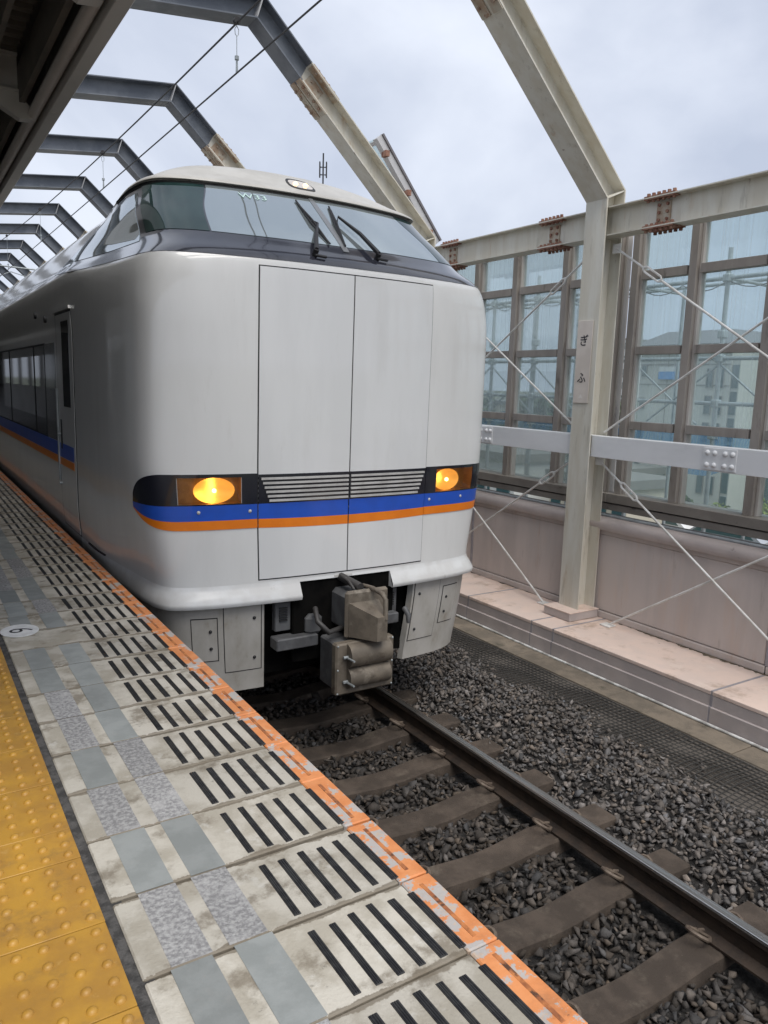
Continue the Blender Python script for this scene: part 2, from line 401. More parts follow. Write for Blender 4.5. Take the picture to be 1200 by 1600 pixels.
ROW = 0.306
row0 = 1.585 - 9 * ROW
NROW = 100
slab_m = MB().cbox(0.0, 0.703, 0, ROW - 0.009, -0.022, 0.0, 0.004).mesh('edge_slab', M_slab)
or_m = MB().cbox(0.0, 0.094, 0, ROW - 0.006, -0.022, 0.0005, 0.004).mesh('edge_marking', M_orange)
side_m = MB().cbox(0, 0.02, 0, ROW - 0.004, -0.16, -0.003, 0.004).mesh('edge_nosing', M_platbase)
pa = [MB().cbox(0, 0.101, 0, ROW - 0.008, -0.001, 0.0012, 0.0006).mesh('repair_patch', m) for m in (M_patch_a, M_patch_b)]
pa2 = [MB().cbox(0, 0.101, 0, 0.19, -0.001, 0.0012, 0.0006).mesh('repair_patch', m) for m in (M_patch_a, M_patch_b)]
gs = MB()
gs.cbox(-0.0115, 0.0115, 0, 0.25, -0.002, 0.0022, 0.001)
for q in (-0.0062, 0.0, 0.0062):
    gs.cbox(q - 0.0022, q + 0.0022, 0.001, 0.249, 0.0, 0.0038, 0.001)
grip = gs.mesh('grip_strip', M_strip)
gslot = MB().cbox(-0.0065, 0.0065, 0, 0.235, -0.002, 0.0014, 0.0008).mesh('grip_strip', mat('slot_orange', (0.30, 0.10, 0.035), (0.55, 0.2, 0.06), scale=22, rough=0.6, bump=0.3, spots=[((0.05, 0.03, 0.02), 14, 0.52, 0.6, 0.85)]))
far_strips = MB(); nstrip = 0
wob = [(-1) ** k for k in range(NROW)]
for k in range(NROW):
    y = row0 + k * ROW
    jj = random.uniform(-.003, .003)
    inst('edge_slab', slab_m, platform, (0.394, y + jj, random.uniform(-.0012, .0006)), (random.uniform(-.002, .002), random.uniform(-.0015, .0015), 0))
    inst('edge_marking', or_m, platform, (1.099, y + jj, random.uniform(-.0008, .0008)))
    inst('edge_nosing', side_m, platform, (1.172, y + jj, -0.003))
    # the two bands of repair mortar that run along the platform, row by row
    kk = k - 9
    has6 = 8 <= kk <= 8
    if not has6:
        a = [0, 1, 1, 0, 1, 1, 0, 0, 0, 0, 0][kk % 11] if kk >= 0 else (kk % 2)
        b = [1, 0, 1, 0, 0, 1, 1, 0, 0, 0, 0][(kk + 3) % 11] if kk >= 0 else ((kk + 1) % 2)
        if kk in (0, 1): a, b = (1, 1) if kk == 0 else (0, 0)
        if kk == 2: a, b = 1, 1
        if kk == -1: a, b = 0, 0
        if random.random() < 0.93 or kk < 6: inst('repair_patch', pa[a], platform, (0.456 + random.uniform(-.006, .006), y + 0.003, 0.0))
        if random.random() < 0.93 or kk < 6: inst('repair_patch', pa[b], platform, (0.612 + random.uniform(-.008, .008), y + 0.003, 0.0))
    for i in range(6):
        x = 0.797 + 0.0598 * i + random.uniform(-.0012, .0012)
        yy = y + 0.017 + random.uniform(-.004, .004)
        if nstrip < 294 and y > 0.2:
            inst('grip_strip', grip, platform, (x, yy, random.uniform(-.0008, .0006)), (0, 0, random.uniform(-.009, .009)), (random.uniform(.85, 1.05), random.uniform(.92, 1.0), 1)); nstrip += 1
        else:
            far_strips.box(x - 0.0115, x + 0.0115, yy, yy + 0.25, -0.002, 0.0035)
    inst('edge_groove', gslot, platform, (1.145 + random.uniform(-.002, .002), y + 0.03, 0.0006), (0, 0, random.uniform(-.006, .006)))
stuff(far_strips.build('grip_strips_far', M_strip, platform))

# round door number painted on the slabs
disc = MB()
n = 40
disc.add([(0.095 * math.cos(2 * math.pi * i / n), 0.112 * math.sin(2 * math.pi * i / n), 0) for i in range(n)] + [(0.095 * math.cos(2 * math.pi * i / n), 0.112 * math.sin(2 * math.pi * i / n), 0.002) for i in range(n)],
         [tuple(range(n, 2 * n))] + [(i, (i + 1) % n, n + (i + 1) % n, n + i) for i in range(n)])
num = thing('number_marking', 'round white floor marking with a black figure 6 on the platform slabs', 'floor marking', loc=(0.482, 4.362, 0.0012))
disc.build('disc', M_white, num)
letter('figure', '6', 0.17, M_black, num, (0.0, 0, 0.0026), (0, 0, math.radians(-90)), 0.0004, bold=-0.001)

# ================================================================== TRACK
track = thing('railway_track', 'railway track with dark concrete sleepers and a shiny right rail', 'track', loc=(XT, 0, RAILZ))
def rail_mesh():
    p = [(-0.0635, -0.162), (0.0635, -0.162), (0.0635, -0.151), (0.030, -0.140), (0.0085, -0.128), (0.0078, -0.060), (0.014, -0.044), (0.032, -0.036), (0.0325, -0.010), (0.026, -0.0012), (0.022, 0.0)]
    q = p + [(-a, b) for a, b in reversed(p[2:])]
    b = MB(); b.prism(q, 'y', -6, 90)
    me = b.mesh('rail', [M_railside, M_railtop], None)
    for f in me.polygons:
        c = f.center
        if f.normal.z > 0.45 and c.z > -0.02: f.material_index = 1
    return me
rmesh = rail_mesh()
for sx in (-0.566, 0.566):
    inst('rail', rmesh, track, (sx, 0, 0))
# sleeper: concave top between the rail seats
def sleeper_mesh():
    xs = [-1.0, -0.86, -0.72, -0.50, -0.40, -0.30, -0.2, -0.1, 0, 0.1, 0.2, 0.30, 0.40, 0.50, 0.72, 0.86, 1.0]
    def top(x):
        a = abs(x)
        if a > 0.72: return -0.17 - 0.02 * (a - 0.72)
        if a > 0.46: return -0.168
        return -0.168 - 0.030 * (0.5 + 0.5 * math.cos(math.pi * a / 0.46))
    sec = [(-0.115, None), (-0.098, -0.012), (-0.088, 0), (0.088, 0), (0.098, -0.012), (0.115, None)]
    vs = []; fs = []
    for x in xs:
        wv = 1.0 - 0.04 * (0.5 + 0.5 * math.cos(math.pi * min(1, abs(x) / 0.5)))
        for (y, dz) in sec:
            vs.append((x, y * wv, top(x) + dz if dz is not None else -0.36))
    n = len(sec)
    for i in range(len(xs) - 1):
        for j in range(n):
            fs.append((i * n + j, i * n + (j + 1) % n, (i + 1) * n + (j + 1) % n, (i + 1) * n + j))
    fs.append(tuple(range(n))); fs.append(tuple((len(xs) - 1) * n + j for j in range(n - 1, -1, -1)))
    return MB().add(vs, fs).mesh('sleeper', M_sleeper, 28)
smesh = sleeper_mesh()
def clip_mesh():
    b = MB()
    pts = [(-0.022, 0.060, 0.010), (-0.026, 0.03, 0.014), (-0.028, 0.0, 0.018), (-0.030, -0.030, 0.022)]
    for i in range(0, 12):
        a = math.radians(-62 - i * 24)
        pts.append((-0.074 + 0.050 * math.cos(a), 0.006 + 0.054 * math.sin(a), 0.040 - 0.030 * math.cos(a)))
    pts += [(-0.020, 0.040, 0.016), (0.004, 0.026, 0.016)]
    b.tube(pts, 0.0105, 7)
    b.cbox(-0.045, -0.012, -0.030, 0.036, -0.004, 0.007, 0.003)
    return b.mesh('rail_clip', M_clip, 50)
cmesh = clip_mesh()
SLEEP = [1.935 + 0.5365 * i for i in range(-7, 46)]
for y in SLEEP:
    inst('sleeper', smesh, track, (random.uniform(-.012, .012), y + random.uniform(-.008, .008), 0), (0, 0, random.uniform(-.006, .006)))
    if y < 16:
        for sx in (-0.566, 0.566):
            inst('rail_clip', cmesh, track, (sx - 0.028, y + 0.012, -0.158), (0, 0, random.uniform(-.08, .08)))
            inst('rail_clip', cmesh, track, (sx + 0.028, y - 0.012, -0.158), (0, 0, math.pi + random.uniform(-.08, .08)))

bed = MB()
xs = np.linspace(0.82, 4.85, 40); ys = np.concatenate([np.linspace(-4, 9, 90), np.linspace(9.5, 60, 50)])
def bedz(x, y):
    """height of the stone surface"""
    x = np.asarray(x, float); y = np.asarray(y, float)
    z = np.full(np.broadcast(x, y).shape, -1.335)
    sh = np.clip((x - 3.40) / 0.55, 0, 1); sh = sh * sh * (3 - 2 * sh)
    z = z + 0.085 * sh
    edge = 4.72 + 0.07 * np.sin(y * 1.9 + 0.5) + 0.05 * np.sin(y * 4.7) + 0.10 * np.clip((y - 3.4) / 3, 0, 1) - 0.12 * np.clip(1 - abs(y - 3.2) / 1.2, 0, 1)
    fall = np.clip((x - (edge - 0.5)) / 0.5, 0, 1)
    z = z - 0.07 * fall * fall
    z = z + 0.012 * np.sin(x * 9 + y * 5) + 0.010 * np.sin(y * 11 - x * 4)
    return z, edge
vs = []; fs = []
for yy in ys:
    for xx in xs:
        z, e = bedz(xx, yy); vs.append((xx, yy, float(z) - 0.028))
nx = len(xs)
for i in range(len(ys) - 1):
    for j in range(nx - 1):
        fs.append((i * nx + j, i * nx + j + 1, (i + 1) * nx + j + 1, (i + 1) * nx + j))
struct(bed.add(vs, fs).build('track_bed', M_bed, None, 60))

def ballast():
    variants = []
    for k in range(26):
        bm = bmesh.new(); fl = random.uniform(.7, 1.15)
        npt = random.randint(7, 10)
        for i in range(npt):
            p = Vector((random.gauss(0, 1), random.gauss(0, 1), random.gauss(0, 1))).normalized() * random.uniform(0.8, 1.15)
            bm.verts.new((p.x, p.y * .74, p.z * .52 * fl))
        r = bmesh.ops.convex_hull(bm, input=bm.verts[:])
        bmesh.ops.delete(bm, geom=[v for v in bm.verts if not v.link_faces], context='VERTS')
        bmesh.ops.triangulate(bm, faces=bm.faces[:])
        bmesh.ops.recalc_face_normals(bm, faces=bm.faces[:])
        bm.verts.index_update()
        variants.append((np.array([v.co[:] for v in bm.verts]), np.array([[v.index for v in f.verts] for f in bm.faces])))
        bm.free()
    V = []; F = []; T = []; off = 0
    cell = 0.037
    for layer in (0, 1):
        gx, gy = np.meshgrid(np.arange(1.6, 5.05, cell), np.arange(0.2, 9.0, cell))
        gx = gx.ravel() + rng.uniform(-.5, .5, gx.size) * cell; gy = gy.ravel() + rng.uniform(-.5, .5, gy.size) * cell
        z, e = bedz(gx, gy)
        keep = gx < e + rng.uniform(-.06, .06, gx.size) + (rng.random(gx.size) < 0.05) * rng.uniform(0, 0.25, gx.size)
        dm = np.abs((gy - 1.935 + 0.26825) % 0.5365 - 0.26825)
        onslp = (dm < 0.112) & (gx < 3.66 + rng.uniform(-.03, .03, gx.size))
        keep &= ~onslp
        rail = (np.abs(gx - 3.236) < 0.085) | (np.abs(gx - 2.104) < 0.085)
        keep &= ~rail
        if layer == 1: keep &= rng.random(gx.size) < 0.6
        gx, gy, z = gx[keep], gy[keep], z[keep]
        dm = dm[keep]
        beyond = np.clip((gx - 3.66) * 3, 0, 1)
        for i in range(len(gx)):
            vv, ff = variants[rng.integers(26)]
            sz = (rng.uniform(0.018, 0.038) if rng.random() < 0.84 else rng.uniform(0.04, 0.056)) * (0.86 if gx[i] > 3.3 else 1.0)
            ang = rng.uniform(0, 2 * math.pi); ti = rng.normal(0, 0.6); t2 = rng.normal(0, 0.6)
            ca, sa = math.cos(ang), math.sin(ang)
            R = np.array([[ca, -sa, 0], [sa, ca, 0], [0, 0, 1]]) @ np.array([[1, 0, 0], [0, math.cos(ti), -math.sin(ti)], [0, math.sin(ti), math.cos(ti)]]) @ np.array([[math.cos(t2), 0, math.sin(t2)], [0, 1, 0], [-math.sin(t2), 0, math.cos(t2)]])
            zz = z[i] - 0.016 + layer * 0.024 + rng.normal(0, 0.008)
            V.append(vv @ R.T * sz + [gx[i], gy[i], zz]); F.append(ff + off); off += len(vv)
            if gx[i] > 3.3:
                tone = rng.choice([0.55, 0.72, 0.92, 1.15, 1.55], p=[.2, .28, .27, .18, .07]); hue = rng.normal(0.035, .05)
            else:
                tone = rng.choice([0.25, 0.36, 0.48, 0.65, 0.95], p=[.25, .3, .25, .15, .05]); hue = rng.normal(0.08, .06)
            T.append(np.tile([tone * (1 + hue), tone, tone * (1 - hue * 1.1), 1.0], (len(vv), 1)))
    V = np.concatenate(V); F = np.concatenate(F); T = np.concatenate(T)
    me = bpy.data.meshes.new('ballast')
    me.vertices.add(len(V)); me.vertices.foreach_set('co', V.astype(np.float32).ravel())
    me.loops.add(F.size); me.loops.foreach_set('vertex_index', F.astype(np.int32).ravel())
    me.polygons.add(len(F)); me.polygons.foreach_set('loop_start', np.arange(0, F.size, 3, dtype=np.int32))
    me.update(calc_edges=True)
    ca = me.color_attributes.new('tone', 'FLOAT_COLOR', 'POINT'); ca.data.foreach_set('color', T.astype(np.float32).ravel())
    me.materials.append(M_stone)
    o = link(bpy.data.objects.new('ballast', me)); stuff(o)
    tag(o, 'dark grey crushed stone ballast around the sleepers', 'ballast')
ballast()

# netted mat, walkway slabs, white pipe
struct(MB().box(4.3, 5.12, -4, 60, -1.42, GZ - 0.012).build('drain_strip', M_soil))
net = MB()
def netz(x, y): return GZ - 0.004 + 0.006 * math.sin(x * 13 + y * 3.1) + 0.004 * math.sin(y * 9)
lx = [4.40 + 0.0485 * i for i in range(15)]
ly = [0.3 + 0.0485 * i for i in range(190)]
for x in lx:
    net.tube([(x + 0.006 * math.sin(y * 2.3 + x * 7), y, netz(x, y)) for y in ly[::3]], 0.0052, 4, False)
for y in ly:
    net.tube([(x, y + 0.008 * math.sin(x * 9 + y), netz(x, y) + 0.002) for x in lx[::2]], 0.0052, 4, False)
tag(net.build('drain_net', M_net), 'black square-mesh netting laid flat between ballast and walkway', 'netting')
walk = struct(MB().box(5.10, 5.50, -4, 60, -1.42, GZ - 0.02).build('walkway', M_platbase))
wm = MB().cbox(0, 0.335, 0, 1.195, -0.03, 0.0, 0.004).mesh('paving_slab', M_walk)
for i in range(30):
    inst('paving_slab', wm, walk, (5.115, -2.92 + 1.2 * i, GZ + random.uniform(-.003, .003)), (0, 0, random.uniform(-.002, .002)))
tag(MB().tube([(5.388 + 0.004 * math.sin(y * 1.3), y, GZ + 0.011 + 0.003 * math.sin(y * 2.1)) for y in np.arange(-3, 30, .25)], 0.0135, 8).build('drain_pipe', M_pipew, None, 60),
    'thin white pipe along the foot of the pink ledge', 'pipe')

# ================================================================== PINK LEDGE AND PARAPET
LX, WX = 5.43, 6.20      # ledge front, wall face
ledge = thing('concrete_ledge', 'low pinkish concrete ledge running along the right side below the columns', 'ledge', loc=(LX, 0, GZ))
PY = [5.55 + 3.15 * i for i in range(-2, 15)]
joints = sorted([p - .27 for p in PY] + [p + .04 for p in PY] + [p - 2.06 for p in PY])
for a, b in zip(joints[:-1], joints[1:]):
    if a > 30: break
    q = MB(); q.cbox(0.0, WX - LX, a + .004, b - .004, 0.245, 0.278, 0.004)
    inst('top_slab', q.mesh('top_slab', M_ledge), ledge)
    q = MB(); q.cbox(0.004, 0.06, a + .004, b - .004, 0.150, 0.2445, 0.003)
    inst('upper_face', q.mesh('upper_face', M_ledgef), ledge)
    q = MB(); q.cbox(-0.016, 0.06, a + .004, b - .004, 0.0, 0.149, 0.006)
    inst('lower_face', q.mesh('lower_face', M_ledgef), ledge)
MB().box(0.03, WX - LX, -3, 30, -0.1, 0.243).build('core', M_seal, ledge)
# light joint sealant over the joints
q = MB()
for a in joints:
    if a > 26: break
    q.box(0.05, WX - LX, a - .012, a + .012, 0.25, 0.2795); q.box(0.001, 0.05, a - .012, a + .012, 0.15, 0.2795); q.box(-0.0145, 0.05, a - .012, a + .012, 0.002, 0.1482)
q.build('joint_sealant', M_seal, ledge)
# dark algae along the foot of the wall (ragged patches)
q = MB()
for i in range(90):
    y = random.uniform(1.5, 9.5)
    if random.random() < .45: y = random.uniform(2.9, 4.9)
    ln = random.uniform(.05, .35); w = random.uniform(.012, .05) * (1.6 if 3.4 < y < 4.6 else 1)
    pts = []
    for j in range(9):
        pts.append((WX - LX - 0.003, y + ln * j / 8))
    for j in range(8, -1, -1):
        pts.append((WX - LX - 0.003 - w * math.sin(math.pi * (j + .5) / 9) * random.uniform(.4, 1.1), y + ln * j / 8))
    nn = len(pts); zz = 0.2802 + i * 0.00001
    q.add([(p[0], p[1], zz) for p in pts], [(j, j + 1, nn - 2 - j, nn - 1 - j) for j in range(8)])
q.build('algae_stain', M_grime, ledge)

wall = thing('parapet_wall', 'taupe panelled parapet wall with rounded cap behind the columns', 'wall', loc=(WX, 0, -1.0))
MB().box(0.02, 0.28, -4, 32, -0.4, 0.95).build('core', M_seal, wall)
wy = 3.505 - 2.03 * 4
while wy < 30:
    MB().cbox(0.0, 0.05, wy + .02, wy + 2.01, 0.075, 0.885, 0.006).build('wall_panel', M_wall, wall)
    MB().cbox(-0.022, 0.05, wy + .006, wy + 2.024, 0.0, 0.068, 0.006).build('skirting', M_wall, wall)
    MB().cbox(-0.012, 0.05, wy + .006, wy + 2.024, 0.889, 0.934, 0.005).build('top_rail', M_wall, wall)
    cp = [(-0.05, 0.938), (-0.062, 0.965), (-0.066, 1.0), (-0.055, 1.033), (-0.03, 1.052), (0.0, 1.058), (0.30, 1.058), (0.30, 0.938)]
    MB().prism(cp, 'y', wy + .003, wy + 2.027).build('wall_cap', M_cap, wall, 40)
    MB().cbox(-0.010, 0.03, wy - .028, wy + .012, 0.068, 0.885, 0.004).build('cover_strip', M_seal, wall)
    wy += 2.03
tag(MB().tube([(WX + 0.10, -4, 0.072), (WX + 0.10, 30, 0.072)], 0.016, 8).build('cap_flashing', M_galv, None, 60), 'thin grey metal tube along the top of the parapet cap', 'tube')

# ================================================================== PORTAL FRAMES
D_, B_, TF, TW = 0.25, 0.27, 0.014, 0.010
C0 = Vector((6.03, -0.905)); C1 = Vector((6.03, 3.26)); C2 = Vector((3.665, 5.45)); C3 = Vector((-2.2, 4.75))
poly = [C0, C1, C2, C3]
def offset_poly(pts, d):
    out = []
    for i, p in enumerate(pts):
        if i == 0: t0 = t1 = (pts[1] - p).normalized()
        elif i == len(pts) - 1: t0 = t1 = (p - pts[i - 1]).normalized()
        else: t0 = (p - pts[i - 1]).normalized(); t1 = (pts[i + 1] - p).normalized()
        n0 = Vector((t0.y, -t0.x)); n1 = Vector((t1.y, -t1.x))
        b = (n0 + n1).normalized()
        out.append(p + b * (d / b.dot(n0)))
    return out
h = D_ / 2
L_out, L_out2 = offset_poly(poly, h), offset_poly(poly, h - TF)
L_in, L_in2 = offset_poly(poly, -h), offset_poly(poly, -h + TF)
sp_t = 0.755                                            # splice along the rafter, from the lower knee
def seg(i, t0, t1):
    def lp(Lx, t): return Lx[i].lerp(Lx[i + 1], t)
    b = MB()
    for a, c, hb in ((L_out, L_out2, B_ / 2), (L_in, L_in2, B_ / 2)):
        b.prism([lp(a, t0), lp(a, t1), lp(c, t1), lp(c, t0)], 'y', -hb, hb)
    b.prism([lp(L_out2, t0), lp(L_out2, t1), lp(L_in2, t1), lp(L_in2, t0)], 'y', -TW / 2, TW / 2)
    return b
def stiff(i):
    b = MB(); a, c = L_out2[i], L_in2[i]
    d = (c - a).normalized(); n = Vector((-d.y, d.x)) * 0.006
    b.prism([a + n, c + n, c - n, a - n], 'y', -B_ / 2 + .004, B_ / 2 - .004)
    return b
ax = (C2 - C1).normalized(); nr = Vector((ax.y, -ax.x))
def on_raf(t, d, y):                                     # point on rafter: along, normal offset, y
    p = C1 + (C2 - C1) * t + nr * d
    return (p.x, y, p.y)
LR = (C2 - C1).length
def splice(bolts=True):
    pl = MB(); bo = MB()
    t0, t1 = sp_t - 0.30 / LR, sp_t - 0.06 / LR
    for d0, d1 in ((h + .0005, h + .0125), (-h - .0125, -h - .0005), (h - TF - .0095, h - TF - .0005), (-h + TF + .0005, -h + TF + .0095)):
        for y0, y1 in ((-B_ / 2 + .003, -.02), (.02, B_ / 2 - .003)):
            pl.prism([Vector(on_raf(t0 - .05, d0, 0)).xz, Vector(on_raf(t1 + .02, d0, 0)).xz, Vector(on_raf(t1 + .02, d1, 0)).xz, Vector(on_raf(t0 - .05, d1, 0)).xz], 'y', y0, y1)
    for y0, y1 in ((-TW / 2 - .009, -TW / 2 - .0005), (TW / 2 + .0005, TW / 2 + .009)):
        pl.prism([Vector(on_raf(t0, -.08, 0)).xz, Vector(on_raf(t1, -.08, 0)).xz, Vector(on_raf(t1, .08, 0)).xz, Vector(on_raf(t0, .08, 0)).xz], 'y', y0, y1)
    if bolts:
        for k in range(4):
            t = t0 - .035 + (t1 - t0 + .04) * (k + .5) / 4
            for y in (-.095, .095):
                for d, s in ((-h - .012, -1), (h + .012, 1)):
                    a = Vector(on_raf(t, d, y)); e = Vector(on_raf(t, d + s * .022, y))
                    bo.tube([a, e], .017, 6)
                    a = Vector(on_raf(t, d - s * .05, y)); e = Vector(on_raf(t, d - s * .026, y)); bo.tube([a, e], .015, 6)
        for t in (t0 + (t1 - t0) * .25, t0 + (t1 - t0) * .75):
            for d in (-.04, .04):
                a = Vector(on_raf(t, d, -TW / 2 - .008)); bo.tube([a, a + Vector((0, -.018, 0))], .015, 6)
    return pl, bo
raf_w, raf_g, beam_g = seg(1, 0, sp_t), seg(1, sp_t, 1), seg(2, 0, 1)
pm = {'column': seg(0, 0, 1).mesh('column', M_steelw), 'lower_rafter': raf_w.mesh('lower_rafter', M_steelw), 'upper_rafter': raf_g.mesh('upper_rafter', M_steelg), 'crossbeam': beam_g.mesh('crossbeam', M_steelg)}
st1 = stiff(1).mesh('knee_stiffener', M_steelw); st2 = stiff(2).mesh('apex_stiffener', mat('stiffener_grey', (0.42, 0.42, 0.42), (0.3, 0.3, 0.31), scale=6, rough=0.5))
spl, spb = splice(); splm = spl.mesh('splice_plate', [mat('splice_cream', (0.46, 0.42, 0.34), (0.36, 0.26, 0.18), scale=7, rough=0.6, spots=[((0.24, 0.10, 0.05), 9, 0.58, 0.66, 0.8)])]); spbm = spb.mesh('bolts', mat('bolt_cream', (0.40, 0.34, 0.27), (0.26, 0.15, 0.10), scale=14, rough=0.7))
BOLTS = []
_fp, _vp = 8, 12
for k in range(len(spb.v) // _vp):
    b = MB(); b.add(spb.v[k * _vp:(k + 1) * _vp], [tuple(i - k * _vp for i in f) for f in spb.f[k * _fp:(k + 1) * _fp]])
    BOLTS.append(b.mesh('bolt', MATS['bolt_cream']))
base_m = MB(); base_m.cbox(-0.29, 0.13, -0.19, 0.19, 0.0, 0.092, 0.008); base_m = base_m.mesh('plinth', M_ledgef)
base_t = MB().cbox(-0.295, 0.135, -0.195, 0.195, 0.0, 0.012, 0.003).mesh('plinth_cap', M_ledge)
ordn = ['nearest to the camera, out of frame on the right', 'standing free right of the train and carrying the station name', 'rising just behind the right edge of the train roof'] + ['number %s behind the train' % w for w in ('two', 'three', 'four', 'five', 'six', 'seven', 'eight', 'nine', 'ten', 'eleven', 'twelve')]
wordn = ['second', 'third', 'fourth', 'fifth', 'sixth', 'seventh', 'eighth', 'ninth', 'tenth', 'eleventh', 'twelfth', 'thirteenth']
for i in range(-1, 13):
    yy = 5.55 + 3.15 * i
    if i == -1: lab = 'steel portal frame just outside the right edge of the view'
    elif i == 0: lab = 'cream steel portal column right of the train, with the station name plate'
    elif i == 1: lab = 'steel portal frame whose cream rafter rises right behind the train roof'
    else: lab = 'slate blue steel portal frame over the track, %s from the camera' % wordn[i - 1]
    pf = thing('portal_frame', lab, 'portal frame', 'steel portal frames over the track', (0, yy, 0))
    for k, me in pm.items(): inst(k, me, pf)
    inst('knee_stiffener', st1, pf); inst('apex_stiffener', st2, pf)
    inst('splice_plate', splm, pf)
    if i in (0, 1):
        for bmx in BOLTS: inst('bolt', bmx, pf)
    else:
        stuff(inst('splice_bolts', spbm, pf))
    inst('plinth', base_m, pf, (6.03, 0, -1.0)); inst('plinth_cap', base_t, pf, (6.03, 0, -0.915))

# longitudinal girder between columns, in bays
def rusty_splice(parent, yy, x, z0, z1, hw):
    p = MB(); b = MB()
    MB().box(x - .018, x - .0045, yy - .075, yy + .075, z0 + .045, z1 - .045).build('web_plate', MATS['splice_cream'], parent)
    for z, s in ((z0, -1), (z1, 1)):
        p = MB(); p.box(x - hw + .002, x + hw - .002, yy - .17, yy + .17, min(z + s * .0005, z + s * .012), max(z + s * .0005, z + s * .012))
        p.build('splice_plate', M_rust, parent); p = MB(); p.box(x - hw + .004, x - .02, yy - .17, yy + .17, min(z - s * .0115, z - s * .022), max(z - s * .0115, z - s * .022)); p.build('splice_plate', M_rust, parent)
        for k in range(6):
            y0 = yy - .14 + .056 * k
            for xx in (x - hw + .03, x + hw - .03):
                b.tube([(xx, y0, z + s * .012), (xx, y0, z + s * .012 + s * .026)], .017, 6)
            b.tube([(x - hw + .03, y0, z - s * .022), (x - hw + .03, y0, z - s * .04)], .015, 6)
    for yy2 in (-.045, .045):
        for k in range(3):
            zz = z0 + .07 + (z1 - z0 - .14) * k / 2
            b.tube([(x - .018, yy + yy2, zz), (x - .034, yy + yy2, zz)], .015, 6)
    stuff(b.build('splice_bolts', M_rust, parent))
GZ0, GZ1 = 2.862, 3.132
bayword = {-1: 'right of the name-plate column', 0: 'between the name-plate column and the train', 1: 'first one behind the train', 2: 'second one behind the train', 3: 'third one behind the train', 4: 'fourth one behind the train'}
bayword[-2] = 'out of frame on the right'
for i in range(-2, 5):
    ya = 5.55 + 3.15 * i + TW / 2 + .001; yb = ya + 3.15 - TW - .002
    gd = thing('wall_girder', 'cream steel girder with rusty bolted splices, %s' % bayword[i], 'girder', 'girders along the top of the glazed screen', (6.03, ya, GZ0))
    q = MB(); gx, dz = 0.095, GZ1 - GZ0
    ln = yb - ya
    q.box(-gx, gx, 0, ln, 0, .0105); q.box(-gx, gx, 0, ln, dz - .0105, dz); q.box(-.004, .004, 0, ln, .0105, dz - .0105)
    q.build('beam', M_steelw, gd)
    for yy in (0.66, ln - 0.71):
        rusty_splice(gd, yy, 0, 0, dz, gx)

BOLTW = MB().dome((0, 0, 0), .024, .022, 10, 3, 'x', -1).mesh('bolt', M_beamw, 60)
# white horizontal beam and cross ties
for i in range(-2, 5):
    ya = 5.55 + 3.15 * i + TW / 2 + .001; yb = ya + 3.15 - TW - .002
    wb = thing('side_rail_beam', 'white horizontal steel beam at mid height, %s' % bayword[i], 'beam', 'white beams between the columns', (5.945, ya, 0.71))
    ln = yb - ya; hh = 0.215
    q = MB(); q.cbox(0, .01, 0.115, ln - 0.115, 0, hh, .003); q.box(.01, .13, 0.0, ln, hh - .012, hh); q.box(.01, .13, 0, ln, 0, .012)
    q.build('channel', M_beamw, wb)
    q = MB(); q.cbox(-.0095, -.0005, ln / 2 - .16, ln / 2 + .16, .012, hh - .012, .002); q.build('splice_plate', M_beamw, wb)
    for a in (-.125, -.055, .045, .115):
        for zz in (.055, .16): inst('bolt', BOLTW, wb, (-.009, ln / 2 + a, zz))

def rod(name, a, b, lab, tb=0.16, plate=False, rr=0.011):
    a, b = Vector(a), Vector(b)
    t = thing(name, lab, 'tie rod', 'cross ties between the columns', a)
    d = (b - a); ln = d.length; u = d.normalized()
    s = u.cross(Vector((1, 0, 0))).normalized()
    q = MB(); c0, c1 = ln * tb - .11, ln * tb + .11
    q.tube([u * 0.0, u * c0], rr, 7); q.tube([u * c1, u * ln], rr, 7); q.build('rod', M_rod, t, 60)
    q = MB()
    for sg in (-1, 1):
        q.tube([u * (c0 - .02) + s * sg * .006, u * (c0 + .015) + s * sg * .026, u * (c1 - .015) + s * sg * .026, u * (c1 + .02) + s * sg * .006], .0105, 6)
    q.build('turnbuckle', M_rod, t, 60)
    q = MB(); q.cbox(-.006, .006, -.05, .05, -.045, .045, .002, mx=Matrix.Translation(u * .0)); q.build('gusset', M_rod, t)
    if plate:
        q = MB(); q.cbox(-.055, .055, -.06, .06, -.005, .008, .002, mx=Matrix.Translation(d)); q.build('base_plate', M_rod, t)
    return t
for i in range(-2, 3):
    yl, yh = 5.55 + 3.15 * i, 5.55 + 3.15 * (i + 1)
    bw = bayword[i]
    rod('tie_rod', (6.05, yh - .17, 2.75), (6.05, yl + .17, 0.96), 'upper white tie rod sloping down towards the camera, %s' % bw)
    rod('tie_rod', (6.068, yl + .17, 2.75), (6.068, yh - .17, 0.96), 'upper white tie rod sloping up towards the camera, %s' % bw)
    rod('tie_rod', (6.03, yh - .17, 0.67), (6.00, yl + .45, -0.995), 'lower white tie rod sloping down towards the camera, %s' % bw, plate=True)
    rod('tie_rod', (6.048, yl + .17, 0.67), (6.02, yh - .45, -0.995), 'lower white tie rod sloping up towards the camera, %s' % bw, plate=True)

